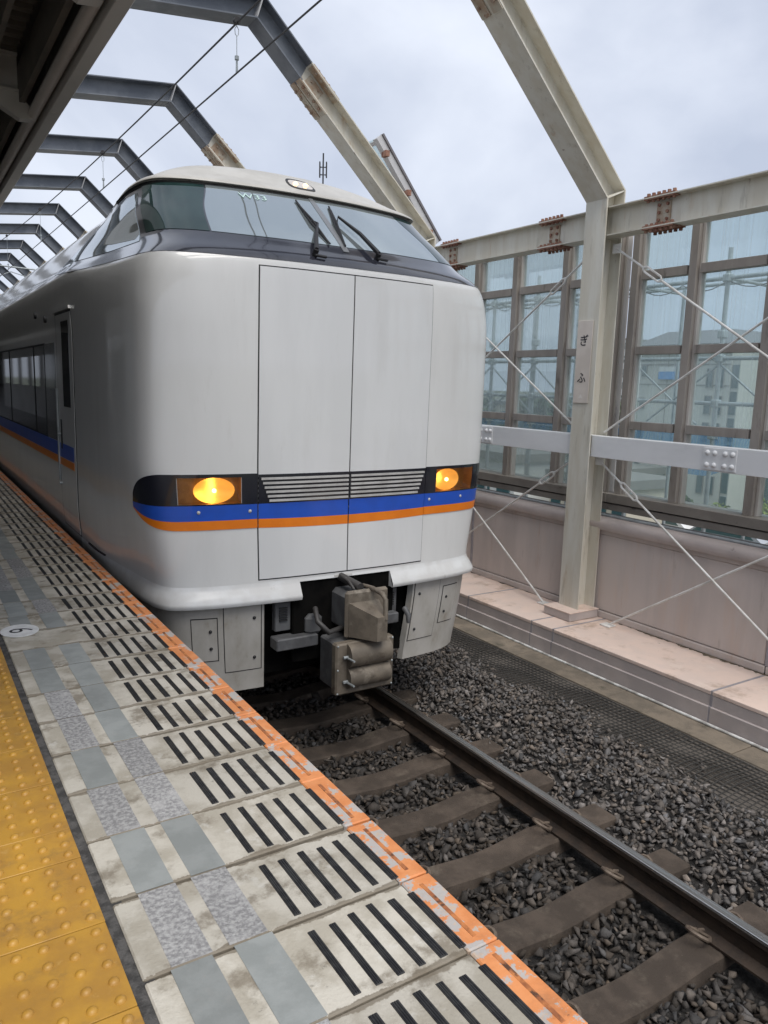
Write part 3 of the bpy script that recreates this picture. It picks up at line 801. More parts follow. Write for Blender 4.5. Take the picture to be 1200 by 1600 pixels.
# station name plate
sg = thing('name_plate', 'narrow white station name plate with black characters on the cream column', 'sign', loc=(5.9, 5.57, 1.655))
MB().cbox(-.008, -.001, -.1, .1, -.41, .41, .002).build('board', M_signw, sg)
letter('lettering', 'ぎ', 0.118, M_ink, sg, (-.0095, 0.005, .205), (math.radians(90), 0, math.radians(-90)), bold=0.001)
letter('lettering', 'ふ', 0.118, M_ink, sg, (-.0095, 0.005, -.165), (math.radians(90), 0, math.radians(-90)), bold=0.001)
MB().add([(-.0095, .03, -.36), (-.0095, -.03, -.36), (-.0095, 0, -.32)], [(0, 1, 2)]).build('faded_arrow', mat('faded_white', (0.72, 0.68, 0.63), rough=0.5), sg)

# ================================================================== GLAZED SCREEN
scr = thing('glazed_screen', 'bronze framed wired-glass windscreen wall on the right of the track', 'glass screen', loc=(6.4, 0, 0))
mull = []
for i in range(-2, 5):
    y0 = 5.55 + 3.15 * i
    mull += [y0 + .11, y0 + .11 + .75, y0 + 1.69, y0 + 2.42, y0 + 3.04] if i >= 0 else [y0 + .11, y0 + .76, y0 + 1.56, y0 + 2.36, y0 + 3.04]
mull.sort()
ml = MB(); ml.cbox(0.0, 0.11, -.042, .042, .30, 3.02, .003); mm_ = ml.mesh('mullion', M_mull)
ml = MB(); ml.cbox(0.045, 0.12, -.073, -.0425, .30, 3.02, .003); ml.cbox(0.045, 0.12, .0425, .073, .30, 3.02, .003); ml2 = ml.mesh('mullion_flange', M_mulll)
for y in mull:
    inst('mullion', mm_, scr, (0, y, 0)); inst('mullion_flange', ml2, scr, (0, y, 0))
TZ = [(2.49, 2.575), (1.75, 1.83), (0.985, 1.07)]
zc = [(2.575, 3.02), (1.83, 2.49), (1.07, 1.75)]
for a, b in zip(mull[:-1], mull[1:]):
    if b - a < 0.3: continue
    y0, y1 = a + .0735, b - .0735
    for z0, z1 in TZ:
        MB().cbox(.02, .11, y0, y1, z0, z1, .003).build('transom', M_mull, scr)
    MB().cbox(.03, .11, y0, y1, 2.985, 3.025, .003).build('transom', M_mull, scr)
    for z0, z1 in zc:
        MB().box(.088, .096, y0 - .008, y1 + .008, z0 - .006, z1 + .006).build('pane', M_pane, scr)
    MB().box(.118, .126, y0 - .008, y1 + .008, .30, .995).build('pane', M_pane_low, scr)
    MB().box(.104, .117, y0, y0 + .018, .30, .985).build('pane_bead', M_mulll, scr)
sl = MB()
yy = -3.1
while yy < 22:
    MB().cbox(-.07, .26, yy + .003, yy + 2.15, .205, .300, .004).build('sill', M_sill, scr)
    MB().cbox(-.045, .2, yy + .003, yy + 2.15, .122, .190, .004).build('sill_skirt', M_sill, scr)
    yy += 2.153
MB().box(-.02, .2, -3, 22, .1905, .2045).build('sill_gap', M_dark, scr)

# slanted glazed roof beyond the second portal
gr = thing('roof_glazing', 'slanted silver framed roof glazing behind the second portal frame', 'glazing', loc=(0, 8.95, 0))
ga, gb = Vector((6.43, 3.30)), Vector((5.44, 4.50))
gd_ = (gb - ga).normalized(); gn = Vector((-gd_.y, gd_.x)) * -1
def gpr(b, d0, d1, t0, t1, y0, y1):
    p = [ga + gd_ * t0 + gn * d0, ga + gd_ * t1 + gn * d0, ga + gd_ * t1 + gn * d1, ga + gd_ * t0 + gn * d1]
    return b.prism(p, 'y', y0, y1)
GL = (gb - ga).length
M_alu = mat('aluminium_frame', (0.58, 0.57, 0.57), (0.50, 0.49, 0.49), scale=4, rough=0.4, metal=0.2)
gpr(MB(), 0.0, 0.09, 0, GL, 0, .10).build('edge_frame', M_alu, gr)
gpr(MB(), 0.092, 0.12, 0, GL, -.02, .06).build('edge_cap', mat('dark_alu', (0.16, 0.15, 0.16), rough=0.5), gr)
gpr(MB(), 0.03, 0.038, 0, GL, .1, .42).build('pane', M_pane, gr)
for t in (0.0, GL * .5, GL - .07):
    gpr(MB(), 0.0, 0.05, t, t + .05, .101, .42).build('purlin', M_alu, gr)
q = MB()
for t in (GL * .12, GL * .5, GL * .86):
    p = ga + gd_ * t - gn * -.03
    q.box(p.x - .05, p.x + .01, -.05, .06, p.y - .05, p.y + .02)
q.build('bracket', M_rust, gr)
for sgn in (0, 1):
    pass

# ================================================================== PLATFORM CANOPY
can = thing('platform_canopy', 'dark platform canopy with grey fascia and a pipe at top left', 'canopy', loc=(0, 0, 3.0))
yy = 1.6; k = 0
while yy < 108:
    MB().cbox(.925, 1.0, yy + .004, yy + 1.95, 0.0, .51, .004).build('fascia', M_fascia, can)
    yy += 1.954
MB().tube([(.882, 1.65, .065), (.882, 108, .065)], .034, 12, True).build('pipe', M_canpipe, can, 60)
MB().box(.80, .835, 1.6, 108, .12, .34).build('purlin', M_deck, can)
MB().box(.60, .63, 1.6, 108, .22, .36).build('purlin', M_deck, can)
MB().box(-16, .99, 1.6, 110, .515, .62).build('roof_deck', M_deck, can)  # unseen stretch of deck added to keep the train side dark
ribs = MB()
MB().box(-16, .92, 1.6, 1.66, .0, .51).build('end_fascia', M_fascia, can)
y = 1.9
while y < 24:
    ribs.box(-3, .8, y, y + .06, .42, .4995); y += .135
stuff(ribs.build('deck_ribs', M_deck, can))
for i in range(-2, 22):
    y = 5.87 + 1.954 * i
    q = MB(); q.box(-4, .80, y - .05, y + .05, .18, .195); q.box(-4, .80, y - .005, y + .005, .195, .40); q.box(-4, .80, y - .05, y + .05, .40, .415)
    q.prism([(.5, .18), (.80, .18), (.90, .06), (.90, .03), (.80, .02)], 'y', y - .04, y + .04)
    q.build('rafter_arm', M_fascia, can)
for y in (3.5, 11, 18.5, 26, 33.5):
    MB().cbox(-4.1, -3.9, y - .1, y + .1, -3.0, .2, .01).build('post', M_fascia, can)

# ================================================================== OVERHEAD LINE
CWX, CWZ = XT + 0.0, 4.01
def wobx(y): return XT + 0.02 * math.sin(y * .15)
tag(MB().tube([(wobx(y), y, CWZ + 0.0025 * (y - 6)) for y in np.arange(-8, 75, 3.0)], .0075, 6).build('contact_wire', M_wire), 'lower straight contact wire of the overhead line above the train', 'wire')
def mz(y): return 4.40 + 0.00135 * (y - 4) ** 2 * (1 if y < 30 else 1) if y < 26 else 4.40 + 0.00135 * 484 - 0.00135 * 0
tag(MB().tube([(wobx(y), y, mz(y)) for y in np.arange(-8, 75, 1.5)], .0085, 6).build('messenger_wire', M_wire), 'upper sagging messenger wire of the overhead line', 'wire')
for i, y in enumerate((1.8, 6.8, 11.9, 17.4, 22.6)):
    t = thing('wire_hanger', 'wire hanger clamped between the overhead wires, %s' % ['out of frame near the camera', 'the nearest one at top left', 'second one from the camera', 'third one from the camera', 'farthest one of the row'][i], 'hanger', 'hangers of the overhead line', (wobx(y), y, mz(y)))
    dz = CWZ + 0.0025 * (y - 6) - mz(y)
    MB().tube([(0, 0, -.10), (0, 0, dz + .12)], .0035, 5).build('rod', M_galv, t)
    q = MB(); q.tube([(0, -.02, .018), (0, .02, .018)], .03, 8); q.build('clamp', M_wire, t)
    q = MB(); q.tube([(0, 0, -.02), (.018, 0, -.05), (.014, 0, -.09), (0, 0, -.105), (-.014, 0, -.09), (-.018, 0, -.05), (0, 0, -.02)], .0035, 5); q.build('loop', M_galv, t)
    q = MB(); q.tube([(0, 0, dz + .13), (0, 0, dz + .0)], [.008, .012], 6); q.tube([(0, 0, dz + .135), (0, 0, dz + .105)], .02, 8); q.build('ear', M_galv, t)
br = thing('wire_bracket', 'far cantilever bracket with ribbed insulator above the train roof', 'bracket', loc=(4.75, 27.0, 4.63))
MB().tube([(-.42, 0, 0), (-2.6, 0, .06)], .024, 8).build('arm', M_galv, br, 60)
q = MB()
for k in range(8): q.tube([(-.05 - .05 * k, 0, 0), (-.07 - .05 * k, 0, 0)], .075, 10)
q.tube([(0.1, 0, 0), (-.45, 0, 0)], .03, 8); q.build('insulator', M_ins, br, 40)
MB().tube([(-.8, 0, 0), (-.85, 0, -.28), (-1.5, 0, -.12), (-2.05, 0, -.36)], .014, 6).build('registration_arm', M_galv, br, 60)
MB().tube([(0.1, 0, 0), (.42, 0, .0)], .03, 6).build('mounting', M_galv, br)

# ================================================================== TRAIN
M_body = mat('train_white', (0.70, 0.70, 0.685), (0.675, 0.675, 0.66), scale=3, rough=0.34, rough2=0.42, coat=0.95, bump=0.012, bscale=3.5, bdist=0.05, stretch=(1.6, 1.6, 0.3),
             spots=[((0.54, 0.53, 0.505), 2.5, 0.52, 0.75, 0.3), ((0.48, 0.46, 0.42), 7, 0.6, 0.75, 0.2), ((0.25, 0.23, 0.21), 42, 0.70, 0.75, 0.6)])
M_panelw = mat('train_panel', (0.70, 0.705, 0.70), (0.665, 0.67, 0.665), scale=2.2, rough=0.34, rough2=0.42, coat=0.9, bump=0.015, bscale=2.5, bdist=0.05, stretch=(1.6, 1.6, 0.3),
               spots=[((0.57, 0.565, 0.54), 3.0, 0.52, 0.75, 0.3), ((0.50, 0.48, 0.44), 8, 0.6, 0.75, 0.2), ((0.22, 0.20, 0.18), 40, 0.70, 0.745, 0.65)])
M_roofw = mat('train_roof', (0.50, 0.485, 0.45), (0.43, 0.415, 0.38), scale=3, rough=0.45, spots=[((0.34, 0.32, 0.29), 4, 0.56, 0.72, 0.5)])
M_seam = mat('seam_rubber', (0.02, 0.02, 0.021), rough=0.6)
M_navy = mat('gloss_black', (0.010, 0.011, 0.018), rough=0.12, coat=0.6)
M_band = mat('screen_black_band', (0.02, 0.021, 0.03), (0.03, 0.031, 0.04), scale=5, rough=0.14, coat=0.8)
M_blue = mat('stripe_blue', (0.012, 0.085, 0.50), (0.012, 0.078, 0.45), scale=6, rough=0.35, coat=0.3)
M_or = mat('stripe_orange', (0.80, 0.21, 0.006), (0.74, 0.185, 0.005), scale=6, rough=0.35, coat=0.3)
M_lip = mat('lip_white', (0.66, 0.665, 0.66), (0.58, 0.575, 0.56), scale=5, rough=0.35, coat=0.2, spots=[((0.35, 0.31, 0.26), 7, 0.62, 0.74, 0.5)])
M_skirt = mat('skirt_white', (0.50, 0.48, 0.445), (0.43, 0.41, 0.37), scale=5, rough=0.5, stretch=(1, 1, 0.5), spots=[((0.27, 0.22, 0.165), 5, 0.55, 0.72, 0.65), ((0.12, 0.1, 0.08), 30, 0.68, 0.74, 0.6)])
M_screen = mat('windscreen_glass', (0.42, 0.475, 0.49), rough=0.03, metal=0.72, spec=0.8)
M_sideglass = mat('side_glass', (0.04, 0.045, 0.05), rough=0.03, metal=0.15, spec=0.9)
M_louver = mat('louver_slat', (0.52, 0.51, 0.49), (0.42, 0.41, 0.39), scale=9, rough=0.4)
M_under = mat('underframe_shade', (0.004, 0.004, 0.004), (0.008, 0.0075, 0.007), scale=8, rough=0.9, spec=0.04)  # shade under the train put into a near-black, sheenless colour
M_coup = mat('coupler_steel', (0.185, 0.155, 0.12), (0.125, 0.105, 0.082), scale=8, rough=0.6, metal=0.15, bump=0.15, bscale=50, spots=[((0.30, 0.265, 0.215), 6, 0.54, 0.7, 0.6), ((0.07, 0.052, 0.038), 9, 0.55, 0.68, 0.7)])
M_greym = mat('grey_metal', (0.12, 0.122, 0.125), (0.08, 0.08, 0.083), scale=9, rough=0.55)

train = thing('train', 'white limited express train with blue and orange stripes standing at the platform', 'train', loc=(XT, 4.64, RAILZ))
TO = np.array([XT, 4.64, RAILZ])

def pchip(xk, yk, x):
    xk = np.asarray(xk, float); yk = np.asarray(yk, float); x = np.asarray(x, float)
    hk = np.diff(xk); dl = np.diff(yk) / hk
    d = np.zeros_like(yk)
    for i in range(1, len(xk) - 1):
        if dl[i - 1] * dl[i] > 0:
            w1 = 2 * hk[i] + hk[i - 1]; w2 = hk[i] + 2 * hk[i - 1]
            d[i] = (w1 + w2) / (w1 / dl[i - 1] + w2 / dl[i])
    d[0] = dl[0]; d[-1] = dl[-1]
    xc = np.clip(x, xk[0], xk[-1]); i = np.clip(np.searchsorted(xk, xc, side='right') - 1, 0, len(hk) - 1)
    t = (xc - xk[i]) / hk[i]; h_ = hk[i]
    return ((1 + 2 * t) * (1 - t) ** 2 * yk[i] + t * (1 - t) ** 2 * h_ * d[i] + t * t * (3 - 2 * t) * yk[i + 1] + t * t * (t - 1) * h_ * d[i + 1])
HW = 1.43
cw = [0, .35, .68, 1.0, 1.2, 1.3, 1.36, 1.40, 1.422, 1.43, 1.43]
cy = [0, .006, .028, .064, .108, .150, .215, .33, .56, 1.0, 21.0]
cl = np.concatenate([[0], np.cumsum(np.hypot(np.diff(cw), np.diff(cy)))])
tt = np.concatenate([np.linspace(0, cl[-2], 900), np.linspace(cl[-2], cl[-1], 200)[1:]])
BW, BY = pchip(cl, cw, tt), pchip(cl, cy, tt)
BW = np.minimum(BW, HW)
BS = np.concatenate([[0], np.cumsum(np.hypot(np.diff(BW), np.diff(BY)))])
def s_w(w): i = np.searchsorted(BY, 0.9); return float(np.interp(w, BW[:i], BS[:i]))
def s_y(y): return float(np.interp(y - 4.64, BY, BS))
def sstep(x): x = np.clip(x, 0, 1); return x * x * (3 - 2 * x)
# silhouettes over height (z above the platform)
ZF = [-.20, -.125, -.105, -.05, .015, .4, .75, 1.5, 2.06, 2.13, 2.17, 2.23, 2.30, 2.50, 2.705, 2.716, 2.722, 2.80, 2.88, 2.95, 3.0, 3.05, 3.08, 3.09]
YF = [4.60, 4.612, 4.602, 4.628, 4.657, 4.66, 4.652, 4.642, 4.635, 4.640, 4.665, 4.735, 4.815, 5.065, 5.33, 5.345, 5.305, 5.44, 5.58, 5.74, 5.93, 6.3, 6.8, 7.2]
def Yf(z): return pchip(ZF, YF, z)
def Wf(z): return pchip([-.2, -.125, -.10, .015, .2, .5, .9, 1.8, 2.0, 2.1, 2.2, 2.3, 2.5, 2.70, 2.722, 2.80, 2.88, 2.95, 3.0, 3.05, 3.08, 3.09], [1.35, 1.352, 1.355, 1.315, 1.345, 1.395, 1.425, 1.42, 1.40, 1.37, 1.30, 1.235, 1.20, 1.15, 1.17, 1.06, .92, .76, .60, .38, .16, 0.0], z)
def Wr(z): return pchip([-.2, .0, .3, 1.9, 2.1, 2.22, 2.33, 2.5, 2.69, 2.80, 2.88, 2.95, 3.0, 3.05, 3.08, 3.09], [1.40, 1.41, 1.43, 1.43, 1.425, 1.40, 1.31, 1.19, 1.06, .93, .80, .64, .5, .3, .13, 0.0], z)
def Kz(z): return pchip([-.2, 1.7, 2.0, 2.1, 2.3, 2.5, 2.7, 3.09], [1, 1, 1.15, 1.3, 1.8, 1.8, 1.5, 1.4], z)
def surf(s, z):
    s = np.asarray(s, float); z = np.asarray(z, float)
    a = np.abs(s); w0 = np.interp(a, BS, BW); y0 = np.interp(a, BS, BY)
    t = w0 / HW
    b = sstep((y0 - .22) / 1.4)
    W = Wf(z) * (1 - b) + Wr(z) * b
    e = 3 - 2 * sstep((z - 2.3) / 0.42)
    w = w0 - (HW - W) * t ** e
    b2 = sstep((y0 - .3) / 3.4)
    Y = (1 - b2) * (Yf(z) + Kz(z) * y0) + b2 * (4.64 + y0)
    return np.stack([XT + np.sign(s) * w, Y, z], -1)
def surf_off(s, z, off):
    ds, dz = 2e-3, 2e-3
    p = surf(s, z)
    du = surf(s + ds, z) - surf(s - ds, z); dv = surf(s, np.minimum(z + dz, 3.09)) - surf(s, z - dz)
    n = np.cross(du, dv); n /= np.maximum(np.linalg.norm(n, axis=-1, keepdims=True), 1e-9)
    return p + n * off
def patch(mb, s0, s1, z0, z1, off, ns=24, nz_=8, base=-0.002, wall=True):
    """surface patch; z0,z1 (or s0,s1 as functions of z-fraction) may be callables of s"""
    us = np.linspace(0, 1, ns + 1); vs_ = np.linspace(0, 1, nz_ + 1)
    U, V = np.meshgrid(us, vs_)
    S0 = s0(V) if callable(s0) else s0; S1 = s1(V) if callable(s1) else s1
    S = S0 + (S1 - S0) * U
    Z0 = z0(S) if callable(z0) else z0; Z1 = z1(S) if callable(z1) else z1
    Zz = Z0 + (Z1 - Z0) * V
    P = surf_off(S, Zz, off) - TO
    vs = list(P.reshape(-1, 3)); n = ns + 1; fs = []
    for i in range(nz_):
        for j in range(ns):
            fs.append((i * n + j, i * n + j + 1, (i + 1) * n + j + 1, (i + 1) * n + j))
    if wall:
        Q = surf_off(S, Zz, base) - TO
        ring = [(0, j) for j in range(ns)] + [(i, ns) for i in range(nz_)] + [(nz_, j) for j in range(ns, 0, -1)] + [(i, 0) for i in range(nz_, 0, -1)]
        b = len(vs)
        for (i, j) in ring: vs.append(Q[i, j])
        m = len(ring)
        for k in range(m):
            i, j = ring[k]; i2, j2 = ring[(k + 1) % m]
            fs.append((i * n + j, b + k, b + (k + 1) % m, i2 * n + j2))
    return mb.add(vs, fs)
def part(name, m, parent, *a, smooth=35, **k):
    return patch(MB(), *a, **k).build(name, m, parent, smooth)

LA, LB, LZ0, LZ1 = s_w(0.795), s_w(1.205), 0.568, 0.742         # headlight opening
# body shell
sg_ = np.unique(np.round(np.concatenate([np.arange(0, 2.6, .03), np.arange(2.6, 22, .35), [LA, LB, .375, 21.9]]), 5))
sgrid = np.concatenate([-sg_[:0:-1], sg_])
zg_ = np.unique(np.round(np.concatenate([np.arange(-.125, 2.1, .035), np.arange(2.1, 2.7, .02), [2.705, 2.712, 2.716, 2.722, 2.728], np.arange(2.74, 3.09, .0175), [3.09, LZ0, LZ1, -.005, .015, -.105]]), 5))
SS, ZZ = np.meshgrid(sgrid, zg_)
PP = surf(SS, ZZ) - TO
nS = len(sgrid)
bodyw, lipw, roofw = MB(), MB(), MB()
for mbx in (bodyw, lipw, roofw): pass
faces = {'b': [], 'l': [], 'r': []}
for i in range(len(zg_) - 1):
    zc_ = (zg_[i] + zg_[i + 1]) / 2
    for j in range(nS - 1):
        sc = (sgrid[j] + sgrid[j + 1]) / 2; a = abs(sc)
        if LA < a < LB and LZ0 < zc_ < LZ1: continue
        if zc_ < -.005 and a < .375: continue
        q = (i * nS + j, i * nS + j + 1, (i + 1) * nS + j + 1, (i + 1) * nS + j)
        faces['l' if (zc_ < .015 and a < 3.2) else ('r' if zc_ > 2.716 else 'b')].append(q)
allv = PP.reshape(-1, 3)
def submesh(name, fl, m, sm):
    used = sorted({i for q in fl for i in q}); mp_ = {v: k for k, v in enumerate(used)}
    b = MB(); b.add([allv[i] for i in used], [tuple(mp_[i] for i in q) for q in fl])
    return b.build(name, m, train, sm)
body = submesh('body_shell', faces['b'], M_body, 40)
submesh('bumper_lip', faces['l'], M_lip, 40)
roof = submesh('roof', faces['r'], M_roofw, 40)
# underside of the lip and black plate painted as shade behind the coupler notch
q = MB(); ss = np.linspace(-3.4, 3.4, 120)
a_ = surf(ss, np.full_like(ss, -.125)) - TO; b_ = surf_off(ss, np.full_like(ss, -.10), -.12) - TO
vs = list(a_) + list(b_); fs = []
for k in range(119):
    if abs((ss[k] + ss[k + 1]) / 2) < .375: continue
    fs.append((k, k + 1, 121 + k, 120 + k))
q.add(vs, fs).build('lip_underside', M_seam, train)
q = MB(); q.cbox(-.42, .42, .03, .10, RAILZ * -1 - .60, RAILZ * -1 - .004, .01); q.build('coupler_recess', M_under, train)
# rounded soffit edge of the notch
q = MB()
for sgn in (-1, 1):
    p1 = surf(np.array([sgn * .375, sgn * .375]), np.array([-.125, -.005])) - TO
    q.add([p1[0], p1[1], p1[1] + [0, .09, 0], p1[0] + [0, .09, 0]], [(0, 1, 2, 3)])
ss = np.linspace(-.375, .375, 14); e1 = surf(ss, np.full_like(ss, -.005)) - TO
q.add(list(e1) + [p + np.array([0, .10, 0]) for p in e1], [(k, k + 1, 15 + k, 14 + k) for k in range(13)])
q.build('notch_edge', M_lip, train)
q = MB(); p0, p1_ = surf(np.array([-.36]), np.array([.006]))[0] - TO, None
plate = patch(MB(), -.10, .045, -.001, .014, .004, 6, 1); plate.build('nose_plate', M_louver, train)

# central gangway doors with dark seams
SD = s_w(0.678)
part('door_seam', M_seam, train, -SD - .008, SD + .008, .030, 2.094, .0005, ns=40, nz_=60)
for sgn in (-1, 1):
    a0, a1 = sorted((sgn * .0045, sgn * SD))
    gd2 = part('gangway_door', M_panelw, train, a0 + (.0 if sgn > 0 else .0), a1, .040, 2.085, .007, ns=24, nz_=60)
    part('blue_stripe', M_blue, gd2, a0, a1, lambda s: .448 + .010 * (s / .7) ** 2, lambda s: .560 + 0 * s, .0085, ns=18, nz_=2)
    part('orange_stripe', M_or, gd2, a0, a1, lambda s: .383 + .014 * (s / .7) ** 2, lambda s: .4475 + .010 * (s / .7) ** 2, .0085, ns=18, nz_=2)
    # louvre
    o0, o1 = a0, a1
    part('louvre_back', M_navy, gd2, o0, o1, .5602, .757, .0088, ns=16, nz_=6)
    for i in range(6):
        zz = .572 + .0298 * i; f = (zz - .56) / .197
        b0, b1 = (-.600 - .075 * f, -.010) if sgn < 0 else (.010, .600 + .075 * f)
        part('louvre_slat', M_louver, gd2, b0, b1, zz, zz + .0145, .018, ns=12, nz_=1, base=.006)
# black lamp band, headlights and stripes on the corners
TIP = s_w(1.4) + 0.10
def bt(s):
    f = np.clip((np.abs(s) - (LB + .10)) / (TIP - LB - .10), 0, 1)
    return .558 + (.764 - .558) * np.sqrt(np.maximum(1 - f ** 1.7, 0.0004))
def bb(s): return .5602 + 0 * s
def curl(s, z):
    f = np.clip((np.abs(s) - LB) / (TIP - LB), 0, 1)
    return z + (.53 - z) * f ** 2.2 * .9
for sgn in (-1, 1):
    q = MB(); mk = (lambda a, b: tuple(sorted((sgn * a, sgn * b))))
    s0, s1 = mk(SD + .007, LA - .004); patch(q, s0, s1, bb, bt, .006, 8, 8)
    s0, s1 = mk(LB + .004, TIP); patch(q, s0, s1, bb, bt, .006, 24, 10)
    s0, s1 = mk(LA - .004, LB + .004); patch(q, s0, s1, LZ1, bt, .006, 16, 2); patch(q, s0, s1, bb, LZ0, .006, 16, 2)
    # infill between louvre and seam
    band = q.build('lamp_band', M_navy, train, 35)
    s0, s1 = mk(SD + .007, TIP + .005)
    part('blue_stripe', M_blue, train, s0, s1, lambda s: curl(s, .458), lambda s: .5600 + 0 * s + 0.0005, .005, ns=36, nz_=3)
    part('orange_stripe', M_or, train, s0, s1, lambda s: curl(s, .397), lambda s: curl(s, .4575), .005, ns=36, nz_=2)
    # headlight: housing colour and emitting reflector bowl carry painted glow; bulb, cover glass
    hl = thing('headlight', '', '') ; del hl['label']; del hl['category']
    hl.parent = train
    sm_ = sgn * (LA + (LB - LA) * (0.42 if sgn < 0 else 0.34))
    qb = MB(); s0, s1 = mk(LA, LB)
    patch(qb, s0, s1, LZ0, LZ1, -.075, 16, 8, wall=True, base=.004)
    qb.build('housing', mat('lamp_housing', (0.50, 0.33, 0.16), (0.38, 0.24, 0.11), scale=14, rough=0.35, metal=0.5), hl, 35)
    c = surf_off(np.array([sm_]), np.array([.652]), -.03)[0] - TO
    n_ = surf_off(np.array([sm_]), np.array([.652]), 1.0)[0] - surf(np.array([sm_]), np.array([.652]))[0]
    n_ = Vector(n_).normalized(); u_ = Vector((0, 0, 1)).cross(n_).normalized(); v_ = n_.cross(u_)
    qr = MB(); rings = []
    for k in range(7):
        r_ = k / 6; dep = -.035 * (1 - r_ * r_)
        rings.append([Vector(c) + u_ * (.135 * r_ * math.cos(t)) + v_ * (.085 * r_ * math.sin(t)) + n_ * dep for t in np.linspace(0, 2 * math.pi, 28, endpoint=False)])
    vs = [p for rg in rings for p in rg]; fs = []
    for k in range(6):
        for j in range(28): fs.append((k * 28 + j, k * 28 + (j + 1) % 28, (k + 1) * 28 + (j + 1) % 28, (k + 1) * 28 + j))
    qr.add(vs, fs).build('reflector', mat('lamp_reflector', (0.85, 0.58, 0.25), rough=0.3, metal=0.8, emit=(1.0, 0.52, 0.13), estr=0.42), hl, 60)
    qbul = MB(); cb = Vector(c) + n_ * .002
    for sg2 in (1, -1): qbul.dome(tuple(cb), .015, .015, 12, 4, 'z', sg2)
    qbul.build('bulb', mat('lamp_bulb', (1, .9, .6), rough=0.3, emit=(1.0, 0.72, 0.30), estr=6.0), hl, 60)
    pl_ = bpy.data.lights.new('headlight_lamp', 'POINT'); pl_.energy = 0.09; pl_.color = (1.0, 0.62, 0.22); pl_.shadow_soft_size = .02
    plo = bpy.data.objects.new('headlight_lamp', pl_); link(plo, hl); plo.location = Vector(c) + n_ * .027
    mcov = MATS.get('lamp_cover') or glass_mat('lamp_cover', (0.86, 0.70, 0.46), (0.5, 0.33, 0.14), 0.10, 0.9)
    patch(MB(), s0, s1, LZ0, LZ1, .004, 16, 4, wall=False).build('cover', mcov, hl, 35)
    q = MB()
    for wv in ((1.08, .515), (.735, .512)):
        p = surf_off(np.array([sgn * s_w(wv[0])]), np.array([wv[1]]), .004)[0] - TO
        q.dome(tuple(p), .013, .008, 8, 2, 'y', -1)
    q.build('screw_cap', M_louver, train, 60)

# windscreen, black band, side glass, seals
SW = s_w(1.36)
def zl(s):                                             # lower edge of the black mask rises towards the back
    y0 = np.interp(np.abs(s), BS, BY)
    return 2.135 + .145 * sstep((y0 - .25) / 2.6)
def zh(s):
    y0 = np.interp(np.abs(s), BS, BY)
    return 2.712 - .36 * sstep((y0 - .35) / 2.4)
SE = s_y(7.35)
part('screen_mask', M_band, train, -SE, SE, zl, zh, .003, ns=160, nz_=26)
SWS = s_w(1.385); SWQ = 0.96
M_quarter = mat('quarter_glass', (0.012, 0.03, 0.03), (0.02, 0.045, 0.043), scale=3, rough=0.04, spec=0.6)
for sgn in (-1, 1):
    s0, s1 = sorted((sgn * .022, sgn * SWQ))
    part('windscreen', M_screen, train, s0, s1, lambda s: 2.292 + .02 * (np.abs(s) / 1.5) ** 2, lambda s: 2.690 + 0 * s, .006, ns=48, nz_=14)
    s0, s1 = sorted((sgn * (SWQ + .012), sgn * SWS))
    part('corner_pane', M_quarter, train, s0, s1, lambda s: 2.292 + .02 * (np.abs(s) / 1.5) ** 2, lambda s: 2.690 + 0 * s, .006, ns=30, nz_=14)
    s0, s1 = sorted((sgn * (SWS + .06), sgn * s_y(6.15)))
    part('cab_side_window', M_screen, train, s0, s1, lambda s: zl(s) + .12, lambda s: zh(s) - .055, .006, ns=24, nz_=8)
    s0, s1 = sorted((sgn * (s_y(6.2)), sgn * s_y(6.95)))
    part('cab_side_window', M_screen, train, s0, s1, lambda s: zl(s) + .08, lambda s: zh(s) - .045, .006, ns=12, nz_=6)
part('centre_post', mat('post_grey', (0.16, 0.165, 0.17), rough=0.3, coat=0.4), train, -.022, .022, 2.25, 2.70, .009, ns=2, nz_=12)
part('brow_seal', M_seam, train, -SWS - .5, SWS + .5, 2.692, 2.715, .008, ns=90, nz_=2)
# set number sticker on the windscreen
tx = letter('set_number', 'W33', .10, mat('sticker_green', (0.50, 0.66, 0.62), rough=0.4, emit=(0.4, 0.7, 0.55), estr=0.0), train, (0, 0, 0), None, .0005)
pp = surf_off(np.array([-.56]), np.array([2.625]), .010)[0] - TO
nn_ = Vector(surf_off(np.array([-.50]), np.array([2.655]), 1.0)[0] - surf(np.array([-.50]), np.array([2.655]))[0]).normalized()
tx_u = Vector((0, 0, 1)).cross(nn_).normalized(); tx_v = nn_.cross(tx_u)
mm = Matrix((tx_u, tx_v, nn_)).transposed().to_4x4(); mm.translation = Vector(pp); tx.matrix_local = mm
# roof lamp cluster
rl = bpy.data.objects.new('roof_lamp', None); link(rl, train)
def zc0(s): return 2.832 - .060 * np.sqrt(np.maximum(1 - (s / .152) ** 4, .0)) 
def zc1(s): return 2.832 + .060 * np.sqrt(np.maximum(1 - (s / .152) ** 4, .0))
part('lamp_frame', M_seam, rl, -.152, .152, zc0, zc1, .004, ns=40, nz_=8)
part('lamp_lens', mat('roof_lens', (0.75, 0.68, 0.58), (0.55, 0.48, 0.40), scale=30, rough=0.12, coat=0.6), rl, -.128, .128, lambda s: 2.828 - .040 * np.sqrt(np.maximum(1 - (s / .13) ** 4, 0)), lambda s: 2.836 + .034 * np.sqrt(np.maximum(1 - (s / .13) ** 4, 0)), .007, ns=30, nz_=8)
for sx in (-.058, .058):
    p = surf_off(np.array([sx]), np.array([2.824]), .005)[0] - TO
    q = MB(); q.dome(tuple(p), .022, .006, 12, 3, 'y', -1); q.build('bulb', mat('roof_bulb', (1, .8, .5), rough=0.3, emit=(1.0, 0.55, 0.18), estr=1.6), rl, 60)
